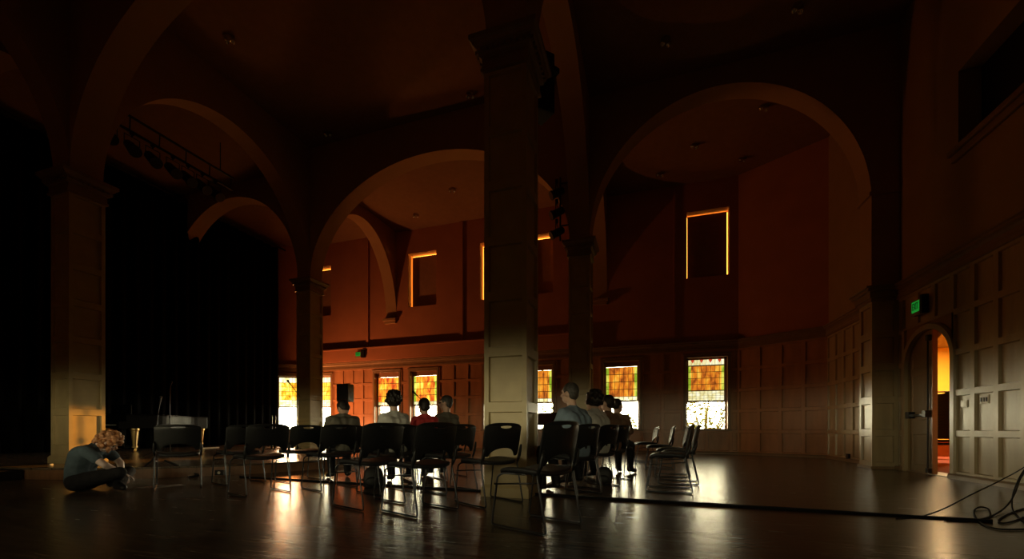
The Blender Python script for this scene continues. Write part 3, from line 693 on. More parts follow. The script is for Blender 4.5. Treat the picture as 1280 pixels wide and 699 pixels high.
    for s in (1, -1): mb.ell(hp(.083, .030*s, .012), (.010, .014, .009), R, 10, 8)
    mb.build('eyes', M['hairdark'], p, smooth=True)
    mb = MB(); tor(mb, .014)
    for i in (0, 1): arm(mb, i, .012, 0, sleeve)
    part('shirt', remesh(mb, vox, 4), M[shirt], p)
    mb = MB(); legs(mb, .012); part('trousers', remesh(mb, vox, 4), M[pants], p)
    for i in (0, 1):
        a, t = V3(J['an'][i]), V3(J['toe'][i]); d = (t-a); mb = MB(); mb.cone(a + V3((0,0,.01)), .052, a.lerp(t, .5), .045); mb.cone(a.lerp(t, .4), .046, t, .036); mb.cone(a - d*.15 - V3((0,0,.02)), .040, a, .05)
        part('shoe', remesh(mb, .010, 3), M[shoe], p)
    if hair:
        mb = MB(); rnd = random.Random(label)
        if hstyle == 'curly':
            for k in range(130):
                th = rnd.uniform(-PI, PI); ph = rnd.uniform(-.75, 1.5); l = 1.12 + rnd.uniform(0, .22)
                x, y, z = math.cos(ph)*math.cos(th), math.cos(ph)*math.sin(th), math.sin(ph)
                if x > .80 and z < .3: continue
                mb.ell(hp(x*.100*l, y*.082*l, .02 + z*.108*l), (rnd.uniform(.016,.027),)*3, None, 8, 6)
            mb.ell(hp(-.015, 0, .03), (.108, .088, .112), R); part('hair', remesh(mb, .006, 1), M[hair], p)
        elif hstyle == 'bun':
            mb.ell(hp(-.015, 0, .035), (.104, .086, .106), R); mb.ell(hp(-.12, 0, .02), (.045, .045, .045), R); part('hair', remesh(mb, .007, 2), M[hair], p)
        elif hstyle == 'bushy':
            mb.ell(hp(-.022, 0, .035), (.122, .108, .122), R)
            for k in range(60):
                th = rnd.uniform(.6, 2*PI-.6); ph = rnd.uniform(-.6, 1.4); x, y, z = math.cos(ph)*math.cos(th), math.cos(ph)*math.sin(th), math.sin(ph)
                mb.ell(hp(-.022 + x*.118, y*.104, .035 + z*.118), (rnd.uniform(.02,.03),)*3, None, 8, 6)
            part('hair', remesh(mb, .008, 2), M[hair], p)
        elif hstyle == 'bald':
            for s in (1, -1): mb.ell(hp(-.03, .070*s, -.005), (.055, .014, .035), R)
            mb.ell(hp(-.085, 0, -.012), (.022, .062, .035), R); part('hair', remesh(mb, .006, 2), M[hair], p)
        else:
            mb.ell(hp(-.018, 0, .038), (.104, .084, .102), R); mb.ell(hp(-.05, 0, -.01), (.062, .078, .07), R); part('hair', remesh(mb, .007, 2), M[hair], p)
    if glasses:
        mb = MB()
        for s in (1, -1):
            mb.tube([hp(.098 + 0, (.032 + .022*math.cos(2*PI*k/14))*s, .010 + .017*math.sin(2*PI*k/14)) for k in range(15)], .002, 6); mb.tube([hp(.098, .055*s, .015), hp(.0, .080*s, .012)], .002, 6)
        mb.tube([hp(.099, -.010, .014), hp(.099, .010, .014)], .002, 6); mb.build('glasses', M['blk'], p)
    return p
def sit(lean=.0, drop=0., head=(.04, 0, 0), sw=.185, hz=.53, tuck=.0, armx=.16):
    s = hz + .47 - drop; hx, hy, hzz = head
    return dict(hipc=(-.03,0,hz), hip=[(0,.095,hz-.01),(0,-.095,hz-.01)], kn=[(.43,.12,.50),(.43,-.11,.50)], an=[(.40-tuck,.11,.085),(.36-tuck,-.12,.085)], toe=[(.56-tuck,.14,.04),(.52-tuck,-.15,.04)],
        waist=(-.05+lean*.25,0,hz+.18), chest=(-.03+lean*.7,0,hz+.33-drop*.6), sh=[(lean,sw,s-.045),(lean,-sw,s-.045)], el=[(armx*.5+lean*.7,sw+.05,s-.27),(armx*.5+lean*.7,-sw-.05,s-.27)],
        wr=[(.30,.10,hz+.10),(.30,-.09,hz+.10)], fd=[(.8,-.5,-.1),(.8,.5,-.1)], pn=[(0,0,-1),(0,0,-1)], ts=[1,-1], neck=(lean+.01,0,s+.045), head=(lean+hx, hy, s+.165+hzz))
SG = None
def seated(px, Y, hx, hy, J, label, shirt, pants, skin, hair, clabel=None, **kw):
    X = (px-640)/523*Y; o = room(X, Y); r = rz_of(hx, hy); p = person(label, o, r, J, shirt, pants, skin, hair, **kw)
    fx = Vector((math.cos(r), math.sin(r), 0)); q = o - fx*.0
    if clabel:
        c = dup(proto, o + fx*.05, r, clabel, GO)
    return p
seated(431, 6.3, -.55, .83, sit(.14, .04, (.07,-.02,-.03), .185), 'hunched person in a dark grey top with head bowed, left of the row', 'greytee', 'pants', 'skin', 'hairdark', 'chair under the hunched person, mostly hidden by the empty chairs', pitch=.6, yaw=.5, bulk=1.1)
seated(494, 5.85, -.66, .75, sit(.03, .02, (.03,0,.02), .155), 'person with short dark hair in a white shirt, before the middle windows', 'whitetee', 'pants', 'skin', 'hairdark', 'chair under the person in the white shirt, behind empty chairs', hstyle='bushy', yaw=-.1)
seated(533, 6.25, -.55, .83, sit(.06, .05, (.05,0,.0), .145), 'person with short dark hair in a red shirt, seen from behind', 'redtee', 'pants', 'skin', 'hairdark', 'chair under the person in red, behind the second nearest chair', yaw=.1)
seated(559, 6.8, -.6, .8, sit(.02, .0, (.03,0,.03), .155), 'short-haired person with glasses turning the head left, beside the person in red', 'greytee', 'pants', 'skin', 'hairgrey', 'chair under the person with glasses, left of the big pier', hstyle='short', yaw=.95, glasses=True)
seated(718, 4.95, -.72, .69, sit(.02, .0, (.05,0,.03), .20), 'man with grey hair in a pale blue shirt sitting behind the nearest chair', 'bluetee', 'pants', 'skin', 'hairgrey', 'chair under the man in the pale blue shirt', yaw=.2, bulk=1.12)
seated(746, 5.65, -.74, .67, sit(.03, .0, (.03,0,-.01), .185), 'person with full dark hair in a pale top, right of the man in blue', 'whitetee', 'pants', 'skin', 'hairdark', 'chair under the person in the pale top', hstyle='bushy', yaw=.2)
seated(762, 6.35, -.70, .71, sit(.02, .0, (.02,0,.0), .18), 'person in a tan top half hidden behind the person in the pale top', 'tan', 'pants', 'skin', 'hairdark', 'chair under the half hidden person in tan', yaw=.1)
seated(769, 7.1, .60, .80, sit(.06, .0, (.03,0,.0), .17), 'small dark figure in profile facing right against the bright window', 'tan', 'pants', 'skin', 'hairdark', 'farthest occupied chair, under the figure facing right', yaw=-.5, hstyle='bun')
# cross-legged on the floor
J0 = dict(hipc=(-.02,0,.13), hip=[(0,.10,.12),(0,-.10,.12)], kn=[(.30,.34,.20),(.49,-.19,.235)], an=[(.43,-.12,.07),(.24,.10,.08)], toe=[(.56,-.24,.05),(.20,.26,.05)],
    waist=(-.03,0,.30), chest=(.045,0,.45), sh=[(.125,.175,.515),(.13,-.175,.51)], el=[(.26,.23,.33),(.35,-.22,.335)], wr=[(.36,.08,.20),(.43,-.03,.21)], fd=[(.6,-.3,-.6),(.6,.5,-.5)], pn=[(0,0,-1),(0,0,-1)], ts=[1,-1], neck=(.18,0,.56), head=(.25,-.01,.605))
person('person with curly red hair and dark T-shirt sitting cross-legged on the floor', room(-5.40, 5.27), rz_of(.97, .24), J0, 'tee', 'pants', 'palesk', 'hairred', hstyle='curly', sleeve=.58, vox=.010, pitch=.8, yaw=.35, bulk=1.04)
for k, (x, y, r, lab) in enumerate(((-4.83, 5.62, .2, 'white sheet of paper on the floor just beyond the cross-legged knees'), (-4.66, 5.70, -.3, 'second white sheet of paper farther right on the floor'))):
    mb = MB(); mb.box(-.105, .105, -.148, .148, .001, .003); o = mb.build('paper_sheet', M['paper'], loc=room(x, y)); o.rotation_euler = (0,0,r); tag(o, lab, 'paper', 'paper sheets by the person on the floor')
# ------------------------------------------------------------------ grand piano
pn = thing('grand_piano', 'black grand piano standing on the stage before the curtain', 'piano', (-13.75, 7.30, SH))
def outline(g=0, n=14):
    p = [(-.75, 0), (.75, 0), (.75, .75)]
    for i in range(1, n+1):
        t = i/n; p.append((.75 - .95*(t*t*(3-2*t)), .75 + 1.75*t))
    p += [(-.28, 2.85), (-.42, 3.0), (-.62, 3.02), (-.75, 2.9)]
    return p
mb = MB(); mb.prism(outline(), .62, .98); mb.build('case', M['lacq'], pn, bevel=.012)
mb = MB(); mb.prism(outline(), .985, 1.005); mb.build('lid', M['lacq'], pn, bevel=.006)
mb = MB(); mb.box(-.66, .66, -.16, .02, .62, .70).box(-.75, -.66, -.17, .02, .60, .80).box(.66, .75, -.17, .02, .60, .80); mb.build('key_bed', M['lacq'], pn, bevel=.01)
mb = MB(); mb.box(-.66, .66, -.15, .0, .70, .715); kb = mb.build('keys', M['white'], pn)
mb = MB()
for k in range(36): 
    if k % 7 not in (2, 6): mb.box(-.63 + k*.035, -.615 + k*.035, -.09, .0, .715, .728)
mb.build('black_keys', M['lacq'], kb)
mb = MB(); mb.box(-.40, .40, .30, .33, 1.005, 1.27); mb.build('music_desk', M['lacq'], pn, bevel=.01)
for x, y in ((.60, .28), (-.62, .28), (-.40, 2.75)):
    mb = MB(); mb.lathe([(.105,.62),(.105,.57),(.085,.55),(.05,.16),(.065,.14),(.065,.10),(.03,.09),(.025,.06)], (x, y, 0), 10); lg = mb.build('leg', M['warmleg'], pn, bevel=.006); lg['label'] = 'tapered leg, warm light put into its colour'
    mb = MB(); mb.tube([(x-.02, y, .035), (x+.02, y, .035)], .035, 14); mb.sq([(.03,.05),(.03,.09)], (x,y)); mb.build('brass_caster', M['brass'], lg, smooth=False)
mb = MB()
for x in (-.07, 0, .07): mb.tube([(x, .36, .62), (x*.8, .34, .12)], .014)
mb.box(-.15, .15, .28, .42, .07, .14); ly = mb.build('pedal_lyre', M['lacq'], pn)
for x in (-.08, 0, .08): mb = MB(); mb.box(x-.022, x+.022, .12, .30, .075, .09); mb.build('pedal', M['brass'], ly, bevel=.006)
bench = thing('piano_bench', 'small black bench in front of the piano keyboard', 'bench', (-13.7, 6.50, SH))
mb = MB(); mb.box(-.40,.40,-.17,.17,.42,.48); mb.build('seat', M['seat'], bench, bevel=.02)
for x in (-.34,.34):
    for y in (-.12,.12): mb = MB(); mb.cone((x,y,.41),.022,(x*1.05,y*1.1,.02),.015); mb.build('leg', M['lacq'], bench)
# ------------------------------------------------------------------ microphones, stands, loudspeakers
def mic_stand(label, loc, h, boom=None, rz=0, tripod=True):
    t = thing('microphone_stand', label, 'microphone stand', loc, rz, 'microphone stands')
    if tripod:
        for k in range(3):
            a = k*2*PI/3 + .4; mb = MB(); mb.tube([(0,0,.17),(.30*math.cos(a),.30*math.sin(a),.012)], .008); mb.build('leg', M['blk'], t)
        mb = MB(); mb.lathe([(.018,.10),(.022,.14),(.022,.20),(.016,.22)], n=12); mb.build('collar', M['blk'], t)
    else:
        mb = MB(); mb.lathe([(.15,0),(.15,.012),(.05,.03),(.018,.05)], n=20); mb.build('base', M['blk'], t)
    mb = MB(); mb.tube([(0,0,.03),(0,0,h*.55)], .011); mb.tube([(0,0,h*.5),(0,0,h)], .008); mb.build('pole', M['chrome'], t)
    mb = MB(); mb.lathe([(.016,h*.53),(.018,h*.55),(.016,h*.57)], n=10); mb.build('clutch', M['blk'], t)
    e = Vector((0,0,h))
    if boom:
        e = Vector(boom); mb = MB(); d = (e-Vector((0,0,h))); mb.tube([Vector((0,0,h)) - d*.35, e], .007); mb.build('boom', M['chrome'], t)
    d = (e - Vector((0,0,h))).normalized() if boom else Vector((.4,0,1)).normalized()
    mb = MB(); mb.cone(e, .011, e + d*.12, .016); mb.ell(e + d*.14, (.026,.026,.03)); mb.build('microphone', M['blk'], t, smooth=True)
    return t
mic_stand('microphone on a boom stand in front of the leftmost bright window', (*ray(372, 10.0).xy, SH), 1.45, (-.20, .0, 1.66))
mic_stand('microphone boom tip showing just left of the head of the person in red', (*ray(529, 8.0).xy, 0), 1.30, (-.15, .04, 1.42))
mic_stand('tall straight microphone stand on stage in front of the piano', (*ray(212.5, 10.3).xy, SH), 1.62, None, 0, False)
mic_stand('leaning microphone stand left of the tall straight stand', (*ray(196.5, 8.6).xy, SH), .78, (.0, .05, 1.12))
ls = thing('loudspeaker_stand', 'black tripod stand under the black loudspeaker', 'speaker stand', (*ray(432.5, 11.2).xy, SH))
for k in range(3):
    a = k*2*PI/3; mb = MB(); mb.tube([(0,0,.55),(.42*math.cos(a),.42*math.sin(a),.015)], .012); mb.build('leg', M['blk'], ls)
mb = MB(); mb.tube([(0,0,.25),(0,0,1.33)], .017); mb.build('pole', M['blk'], ls)
def speaker(label, loc, rz, w, dp, h):
    t = thing('loudspeaker', label, 'loudspeaker', loc, rz, None)
    mb = MB(); mb.prism([(-dp/2,-w*.36),(dp/2,-w/2),(dp/2,w/2),(-dp/2,w*.36)], 0, h); mb.build('cabinet', M['blk'], t, bevel=.012)
    mb = MB(); mb.box(dp/2, dp/2+.008, -w*.44, w*.44, h*.05, h*.95); mb.build('grille', M['seat'], t, bevel=.003)
    mb = MB(); mb.tube(bend([(-.06, w*.44, h*.5),(-.06, w*.44+.03, h*.5),(.06, w*.5+.02, h*.5),(.06,w*.46,h*.5)], .015), .008); mb.build('handle', M['blk'], t)
    return t
speaker('black loudspeaker on a stand against the orange wall between windows', (*ray(432.5, 11.2).xy, SH+1.33), rz_of(-.3, -.95), .37, .30, .47)
# flown loudspeaker at the big pier's capital
sp2 = speaker('black loudspeaker fixed high up behind the big pier capital', (-1.40, 5.50, 5.02), .9, .30, .30, .80)
mb = MB(); mb.box(-.10, .02, -.40, -.05, .30, .36); mb.build('bracket', M['blk'], sp2)
fl = thing('added_floodlight', 'small black lamp added to wash the far wall, behind the left chairs', 'added_floodlight', (-12.93, 11.71, 0), math.atan2(.62, .62))  # made-up fixture standing where the added wall light is
mb = MB(); mb.box(-.10, .04, -.15, .15, -.11, .11, Matrix.Translation((-.08,0,.30)) @ Matrix.Rotation(-.45,4,'Y')); mb.build('housing', M['blk'], fl, bevel=.01)
mb = MB(); mb.tube([(-.10,-.17,.32),(-.10,-.17,.02),(-.10,.17,.02),(-.10,.17,.32)], .010); mb.build('yoke', M['blk'], fl)
# folded X stand at the stage edge
xs = thing('keyboard_stand', 'folding black X-shaped keyboard stand on the floor behind the leftmost chair', 'stand', ray(205, 6.75), rz_of(1, .1))
for a, b in (((-.42,0,.03),(.02,0,.47)), ((.0,.02,.27),(.50,.02,.03))):
    mb = MB(); mb.tube([a, b], .018); mb.build('cross_tube', M['blk'], xs)
for x, z in ((-.42,.02),(.50,.02)): mb = MB(); mb.tube([(x,-.22,z),(x,.22,z)], .016); mb.build('foot', M['blk'], xs)
mb = MB(); mb.tube([(-.38,.0,.05),(.12,.0,.06)], .015); mb.build('brace', M['blk'], xs)
tr = thing('tube_rack', 'pair of slim upright metal tubes at the right edge of the curtain', 'tubes', ray(341.5, 12.6, SH))
for x in (-.06, .06): mb = MB(); mb.tube([(x,0,.03),(x,0,1.02)], .028, 12); mb.build('tube', M['chrome'], tr, smooth=True)
mb = MB(); mb.box(-.2,.2,-.14,.14,0,.03); mb.build('base', M['blk'], tr); mb = MB(); mb.box(-.09,.09,-.012,.012,.5,.53); mb.build('cross_bar', M['blk'], tr)
mb = MB(); mb.box(-.30,.30,-.04,.04,0,.035); o = mb.build('board', M['white'], loc=ray(263, 13.0, SH), bevel=.004); o.rotation_euler = (0,0,PI/2+.2); tag(o, 'pale strip along the stage floor right of the piano leg', 'board')  # pale block built for a thin pale line on the stage floor
mb = MB(); mb.box(-.02,.02,-.02,.02,0,.03); o = mb.build('plug', M['white'], loc=ray(64, 6.85, SH), bevel=.005); tag(o, 'tiny white plug on the stage beside the pier foot', 'plug')
bx = thing('outlet_box', 'black outlet box on the front of the stage step', 'outlet', ray(275, 6.72, .035), rz_of(.1, -1))
mb = MB(); mb.box(-.03,.03,-.065,.065,0,.085); mb.build('case', M['blk'], bx, bevel=.006); mb = MB(); mb.lathe([(.022,0),(.022,.004)], n=14, M=Matrix.Translation((.03,0,.043)) @ Matrix.Rotation(PI/2,4,'Y')); mb.build('socket', M['white'], bx)
mb = MB(); mb.prism([(-.38,-.18),(.38,-.18),(.38,.18),(-.38,.18)], 0, .155); o = mb.build('black_case', M['blk'], loc=ray(-14, 6.35), bevel=.015); o.rotation_euler = (0,0,.12); tag(o, 'low black case on the floor at the far left stage step', 'case')
# music stand beside the big pier
ms = thing('music_stand', 'music stand with a slanted black desk between big pier and window', 'music stand', ray(681, 7.2), rz_of(-.7,-.7))
mb = MB(); mb.tube([(0,0,.15),(0,0,.85)], .011); mb.build('pole', M['blk'], ms)
mb = MB(); mb.box(-.012, .012, -.24, .24, -.16, .16, Matrix.Translation((.03,0,.95)) @ Matrix.Rotation(-.9,4,'Y')); mb.build('desk', M['blk'], ms)
for k in range(3):
    a = k*2*PI/3; mb = MB(); mb.tube([(0,0,.2),(.26*math.cos(a),.26*math.sin(a),.012)], .008); mb.build('leg', M['blk'], ms)
def bag(label, loc, rz, s):
    t = thing('backpack', label, 'bag', loc, rz, None); mb = MB(); R = []
    for z, k in ((0,.86),(.03,1),(.14,1.02),(.24,.92),(.30,.70),(.325,.35)):
        R.append([(.09*k*s*math.copysign(abs(math.cos(a))**.5, math.cos(a)), .15*k*s*math.copysign(abs(math.sin(a))**.5, math.sin(a)), z*s) for a in [2*PI*q/24 for q in range(24)]])
    mb.rings(R); mb.build('body', M['seat'], t, smooth=True)
    mb = MB(); mb.ell((.10*s,0,.10*s), (.04*s,.11*s,.08*s)); mb.build('front_pocket', M['seat'], t, smooth=True)
    for y in (-.07,.07): mb = MB(); mb.tube(bend([(-.085*s,y*s,.28*s),(-.13*s,y*s,.20*s),(-.11*s,y*s,.05*s),(-.085*s,y*s,.03*s)], .05), .009); mb.build('strap', M['cable'], t)
    mb = MB(); mb.tube(bend([(0,-.03,.315*s),(0,-.03,.36*s),(0,.03,.36*s),(0,.03,.315*s)], .02), .006); mb.build('handle', M['cable'], t)
bag('black backpack on the floor behind the chairs, under the white-shirted person', ray(467, 5.55), rz_of(.2,-1), .85)
bag('black bag on the floor under the person in the pale top', ray(755, 5.9), rz_of(-.3,-1), .75)
# ------------------------------------------------------------------ stage lighting
mb = MB(); z = 7.5; x = -11.1
mb.tube([(x, 5.05, z), (x, 8.75, z)], .03).tube([(x+.02, 5.05, z+.32), (x+.02, 8.75, z+.32)], .03)
for k in range(7): mb.tube([(x, 5.1+k*.6, z), (x+.02, 5.1+k*.6, z+.32)], .012)
for y in (5.3, 8.4): mb.tube([(x, y, z+.3), (x, y, 8.6)], .012)
tag(mb.build('lighting_truss', M['blk']), 'long black double pipe carrying the stage lights above the stage', 'lighting pipe')
def stage_light(loc, d, label, group, s=1.):
    t = thing('stage_light', label, 'stage light', loc, 0, group); q = Vector(d).to_track_quat('Z', 'Y').to_matrix().to_4x4()
    Mx = Matrix.Translation((0,0,-.27*s)) @ q @ Matrix.Scale(s, 4)
    mb = MB(); mb.lathe([(.05,-.20),(.085,-.17),(.095,-.02),(.095,.10),(.11,.12),(.11,.17)], n=18, M=Mx); mb.build('housing', M['blk'], t, smooth=False)
    mb = MB(); mb.lathe([(.09,.150),(.09,.160)], n=18, M=Mx); mb.build('lens', M['lacq'], t)
    mb = MB(); mb.tube([(0,-.13*s,-.27*s),(0,-.13*s,-.06*s),(0,.13*s,-.06*s),(0,.13*s,-.27*s)], .010); mb.tube([(0,0,-.06*s),(0,0,.0)], .014); mb.build('yoke', M['blk'], t)
    mb = MB(); mb.box(-.03,.03,-.03,.03,-.02,.06); mb.build('clamp', M['blk'], t)
    return t
def along(x, px):     # y on the plane x = const seen at image column px
    dx = (px-640)/523; X = CA*dx - SA; return (SA*dx + CA) * x / X
ORD = ['first', 'second', 'third', 'fourth', 'fifth', 'sixth', 'seventh']
for k, px in enumerate((136, 165, 191, 216, 235, 253, 269)):
    stage_light((x, along(x, px), z-.05), (.75, .05*k-.15, -.65), '%s stage light from the left on the long pipe above the stage' % ORD[k], 'stage lights on the long pipe', 1.15)
mb = MB(); mb.tube([(-1.98, 9.80, 5.25), (-1.98, 9.80, 6.75)], .022).tube([(-1.98, 9.80, 5.6), (-1.78, 9.80, 5.6)], .018).tube([(-1.98, 9.80, 6.6), (-1.78, 9.80, 6.6)], .018)
tag(mb.build('lamp_pipe', M['blk']), 'short vertical pipe holding three lamps beside the right dark pier', 'pipe')
for k, (zz, w) in enumerate(((6.62,'top'), (6.15,'middle'), (5.68,'bottom'))):
    stage_light((-2.05, 9.74, zz), (-.75, -.35, -.45), '%s lamp of the three on the vertical pipe beside the dark pier' % w, 'three lamps on the vertical pipe', .95)
def downlight(px, py, zc, label):
    Y = 523*(zc-.77)/(537-py); p = ray(px, Y, zc); t = thing('ceiling_spotlight', label, 'ceiling light', p, .4, 'small twin ceiling spotlights')
    mb = MB(); mb.lathe([(.10,0),(.10,-.015),(.07,-.02)], n=20); mb.build('mounting_plate', M['ceiling'], t)
    for s in (-1, 1):
        Mx = Matrix.Translation((.075*s, 0, -.06)) @ Matrix.Rotation(.5*s, 4, 'Y')
        mb = MB(); mb.lathe([(.022,.05),(.042,.02),(.044,-.05),(.038,-.05),(.034,-.01),(.0,-.005)], n=14, M=Mx); mb.build('lamp_head', M['chrome2'], t, smooth=True)
M['chrome2'] = mat('bright_chrome', (.8, .78, .72), .18, .5, metal=1., var=.03)
for a in ((287,47,9.1,'twin ceiling spotlight nearest the top left arch'), (588,117,9.1,'twin ceiling spotlight just left of the big pier top'), (410,165,9.1,'faint twin ceiling spotlight near the far left ceiling corner'), (832,50,8.6,'twin ceiling spotlight above the right arch, left of its crown'),
    (997,8,8.6,'twin ceiling spotlight at the top right of the ceiling'), (825,216,8.6,'twin ceiling spotlight inside the right arch, lowest left'), (868,180,8.6,'faint ceiling spotlight inside the right arch, upper left'), (928,197,8.6,'twin ceiling spotlight inside the right arch, centre'), (955,132,8.6,'twin ceiling spotlight just under the right arch crown'), (520,268,8.6,'faint ceiling spotlight inside the middle arch, left of the big pier'), (565,236,8.6,'faint ceiling spotlight inside the middle arch, near the big pier')): downlight(*a)
# ------------------------------------------------------------------ exit signs, plates
def text(s, size, m, parent, name='lettering', ext=.002):
    c = bpy.data.curves.new(name, 'FONT'); c.body = s; c.size = size; c.extrude = ext; c.align_x = 'CENTER'; c.align_y = 'CENTER'
    q = bpy.data.objects.new(name, c); COL.objects.link(q); me = bpy.data.meshes.new_from_object(q.evaluated_get(bpy.context.evaluated_depsgraph_get())); bpy.data.objects.remove(q)
    o = bpy.data.objects.new(name, me); COL.objects.link(o); me.materials.append(m); o.parent = parent; return o
grn = emis('lit_green_exit_face', (.02, .60, .06), .28); dk = mat('exit_letter', (.01,.05,.015), .5)
def exit_sign(label, loc, rz, w, h, arm):
    t = thing('exit_sign', label, 'exit sign', loc, rz, 'green exit signs')      # local y- is the face
    mb = MB(); mb.box(-w/2-.025, w/2+.025, 0, .06, -h/2-.06, h/2+.025); mb.build('housing', M['trim'], t, bevel=.006)
    mb = MB(); mb.box(-w/2, w/2, -.006, .002, -h/2, h/2); mb.build('lit_face', grn, t)
    o = text('EXIT', h*.92, dk, t); o.rotation_euler = (PI/2, 0, 0); o.location = (0, -.008, 0); o.scale = (w/(h*2.25), 1, 1)
    mb = MB(); mb.box(*arm); mb.build('mount', M['blk'], t)
exit_sign('green lit EXIT sign on the right panelled wall above the arched door', (XR-.12, 9.20, 2.93), -PI/2, .21, .19, (.16, .22, -.02, .075, -.16, .16))
exit_sign('small green lit EXIT sign on the far orange wall', (-11.10, YF-.30, 3.80), 0, .22, .15, (.14, .28, .0, .09, -.14, .16))
pl = thing('switch_plate', 'pale plate with three light switches on the right wall', 'light switch', (XR-.010, 7.80, 1.20), 0)
mb = MB(); mb.box(-.006, .004, -.085, .085, -.06, .06); mb.build('plate', M['white'], pl, bevel=.003)
for k in (-1,0,1): mb = MB(); mb.box(-.014, -.004, k*.05-.013, k*.05+.013, -.03, .03); mb.build('switch', M['blk'], pl, bevel=.003)
mb = MB(); mb.box(-.006, .004, -.085, .085, -.055, .055).box(-.010,-.004,-.07,.07,-.04,.04); o = mb.build('blank_plate', M['wood'], loc=(XR-.010, 8.21, 1.16), bevel=.003); tag(o, 'blank wall plate in wall colour nearest the arched door', 'wall plate')
mb = MB(); mb.box(-.05, 0, -.06, .06, 0, .13); o = mb.build('wall_outlet', M['blk'], loc=(XR-T, 11.95, .06), bevel=.006); tag(o, 'small dark outlet box at the foot of the right far panelling', 'outlet')
# ------------------------------------------------------------------ cables
mb = MB()
for off, r in ((0,.012),(.022,.012),(.042,.010)):
    pts = []
    for px in range(300, 1241, 20):
        Y = 523*.77/((596.7 + (px-300)*(651-596.7)/900) - 537) + off + .012*math.sin(px*.013+off*60); p = ray(px, Y, r); pts.append(p)
    mb.tube(pts, r, 6)
tag(mb.build('floor_cable', M['cable'], smooth=True), 'bundle of black cables lying straight across the hall floor', 'cable')
def cpts(L):          # (px, py, height z) -> points
    return [ray(px, 523*(.77-z)/(py-537), z) for px, py, z in L]
def curve(name, pts, r, label):
    P = [pts[0]*2 - pts[1]] + pts + [pts[-1]*2 - pts[-2]]; out = []
    for i in range(1, len(P)-2):
        a, b, c, d = P[i-1:i+3]
        for k in range(8):
            t = k/8; out.append(.5*((2*b) + (c-a)*t + (2*a-5*b+4*c-d)*t*t + (3*b-a-3*c+d)*t**3))
    mb = MB(); mb.tube(out + [pts[-1]], r, 8); return tag(mb.build(name, M['cable'], smooth=True), label, 'cable')
r = .008
curve('loose_cable', cpts([(1120,648,r),(1150,646,r),(1180,636,.05),(1215,618,.12),(1250,601,.18),(1282,583,.36),(1310,560,.58)]), .006, 'black cable rising straight from the floor bundle to the right edge')
curve('loose_cable', cpts([(1190,651,r),(1225,650,r),(1237,646,r),(1236,637,r),(1226,634,.02),(1218,638,r),(1219,646,r),(1228,655,r),(1245,661,r),(1270,662,r),(1300,661,r)]), .0065, 'black cable making a small loop on the floor then running right')
curve('loose_cable', cpts([(1180,651,r),(1215,651,r),(1240,645,r),(1258,633,.04),(1268,618,.10),(1275,600,.18),(1284,585,.35),(1300,562,.56)]), .0065, 'black cable sweeping up in a long curve to the right edge')
curve('loose_cable', cpts([(1290,577,.44),(1277,592,.30),(1267,615,.10),(1265,634,.03),(1272,645,r),(1284,655,r),(1300,662,r)]), .006, 'black cable hanging down almost vertically at the right edge')
curve('loose_cable', cpts([(1300,630,r),(1280,636,r),(1260,643,r),(1249,650,r),(1252,654,r),(1266,652,r),(1283,645,r),(1300,636,r)]), .006, 'flat black cable loop lying nearest the right edge')
# ------------------------------------------------------------------ stack of chairs in the passage
bn = thing('wooden_bench', 'orange wooden bench behind the chair stack beyond the door', 'bench', (7.15, 13.75, 0), 1.08)
mb = MB(); mb.box(-.25,.25,-.6,.6,.44,.50); mb.build('seat', M['orangewood'], bn, bevel=.01); mb = MB(); mb.box(-.20,-.17,-.55,.55,.08,.44); mb.build('front_board', M['orangewood'], bn)
for y in (-.55,.55): mb = MB(); mb.box(-.22,.22,y-.03,y+.03,0,.44); mb.build('leg', M['orangewood'], bn)
for k in range(12):
    dup(proto, (6.42 - .004*k, 12.25 - .008*k, .072*k), 1.08, 'black chair in the stack seen through the arched door', 'chairs stacked beyond the door')
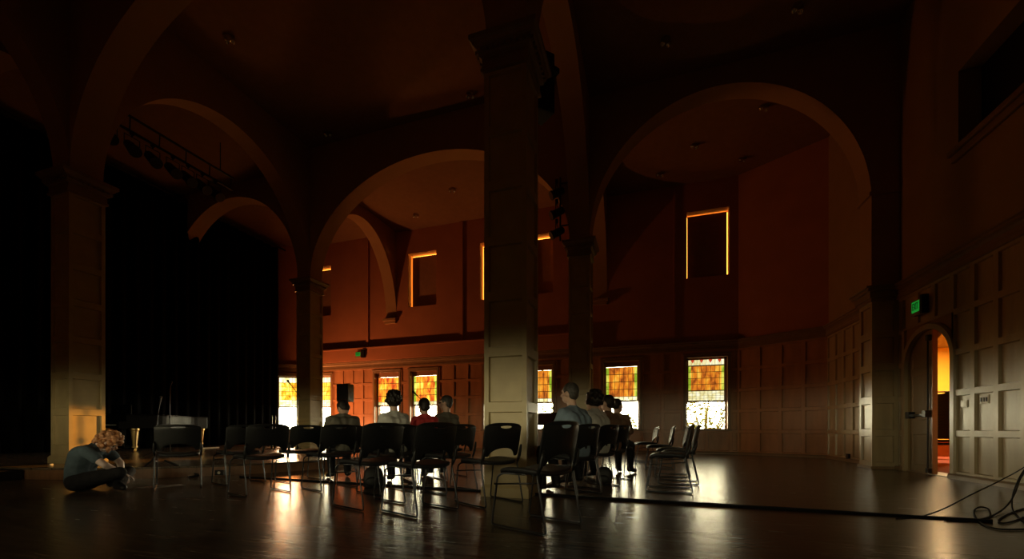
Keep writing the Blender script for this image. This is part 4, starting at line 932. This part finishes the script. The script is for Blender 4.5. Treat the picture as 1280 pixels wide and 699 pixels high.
# ------------------------------------------------------------------ outside
mb = MB(); mb.box(-45, 25, YF+.5, 60, -.5, -.4); mb.box(-45, 25, -30, YN-.4, -.5, -.4); tag(struct(mb.build('ground_outside', M['grass'])), 'lawn', 'ground') ; 
def shrub(x, y, h, w, n, label, seed):
    rnd = random.Random(seed); t = thing('shrub', label, 'shrub', (x, y, -.4), rnd.uniform(0,6), 'shrubs outside the windows'); mb = MB(); tips = []
    for k in range(7):
        a = rnd.uniform(0, 2*PI); q = [Vector((0,0,0))]
        for i in range(5): q.append(q[-1] + Vector((math.cos(a)*w*.16 + rnd.gauss(0,.05), math.sin(a)*w*.16 + rnd.gauss(0,.05), h/5*rnd.uniform(.8,1.1)))); tips.append(q[-1])
        mb.tube(q, .03, 6, [.045,.04,.03,.024,.016,.008])
    mb.build('stem', M['bark'], t); mb = MB()
    for k in range(n):
        c = rnd.choice(tips) + Vector((rnd.gauss(0,w*.16), rnd.gauss(0,w*.16), rnd.gauss(0,h*.09))); 
        if c.z < .05: continue
        R = Matrix.Rotation(rnd.uniform(0,6.3),3,'Z') @ Matrix.Rotation(rnd.uniform(-1.2,1.2),3,'X'); s = rnd.uniform(.06,.13)
        mb.quad(*[c + R @ Vector(p)*s for p in ((-1,0,0),(0,-.42,.1),(1,0,0),(0,.42,.1))])
    mb.build('foliage', M['leaf'], t, recalc=False)
for i, (x, y, h, w, n) in enumerate(((2.0,17.4,2.8,1.9,1250),(5.2,20.5,4.2,2.0,900),(2.4,22,3.6,2.4,1300),(-.3,18.6,1.6,1.4,900),(-3.8,18.0,3.2,2.2,1300),(-7,21.5,4,2,900),(-13.0,17.4,1.6,1.4,800),(-15.6,18.4,1.7,1.5,800),(-10,21.5,2.2,1.8,600))):
    shrub(x, y, h, w, n, ['leaning leafy shrub nearest outside the rightmost window','tall leafy shrub farther out beyond the rightmost window','loose leafy shrub at left outside the rightmost window','low leafy shrub outside the second window from the right','green shrub seen past the right side of the big pier','tall shrub hidden behind the big pier window','low bush at the bottom of the yellow window right of the slim pier','low bush at the bottom of the leftmost yellow window','faint shrub outside the windows behind the white-shirted person'][i], i+3)
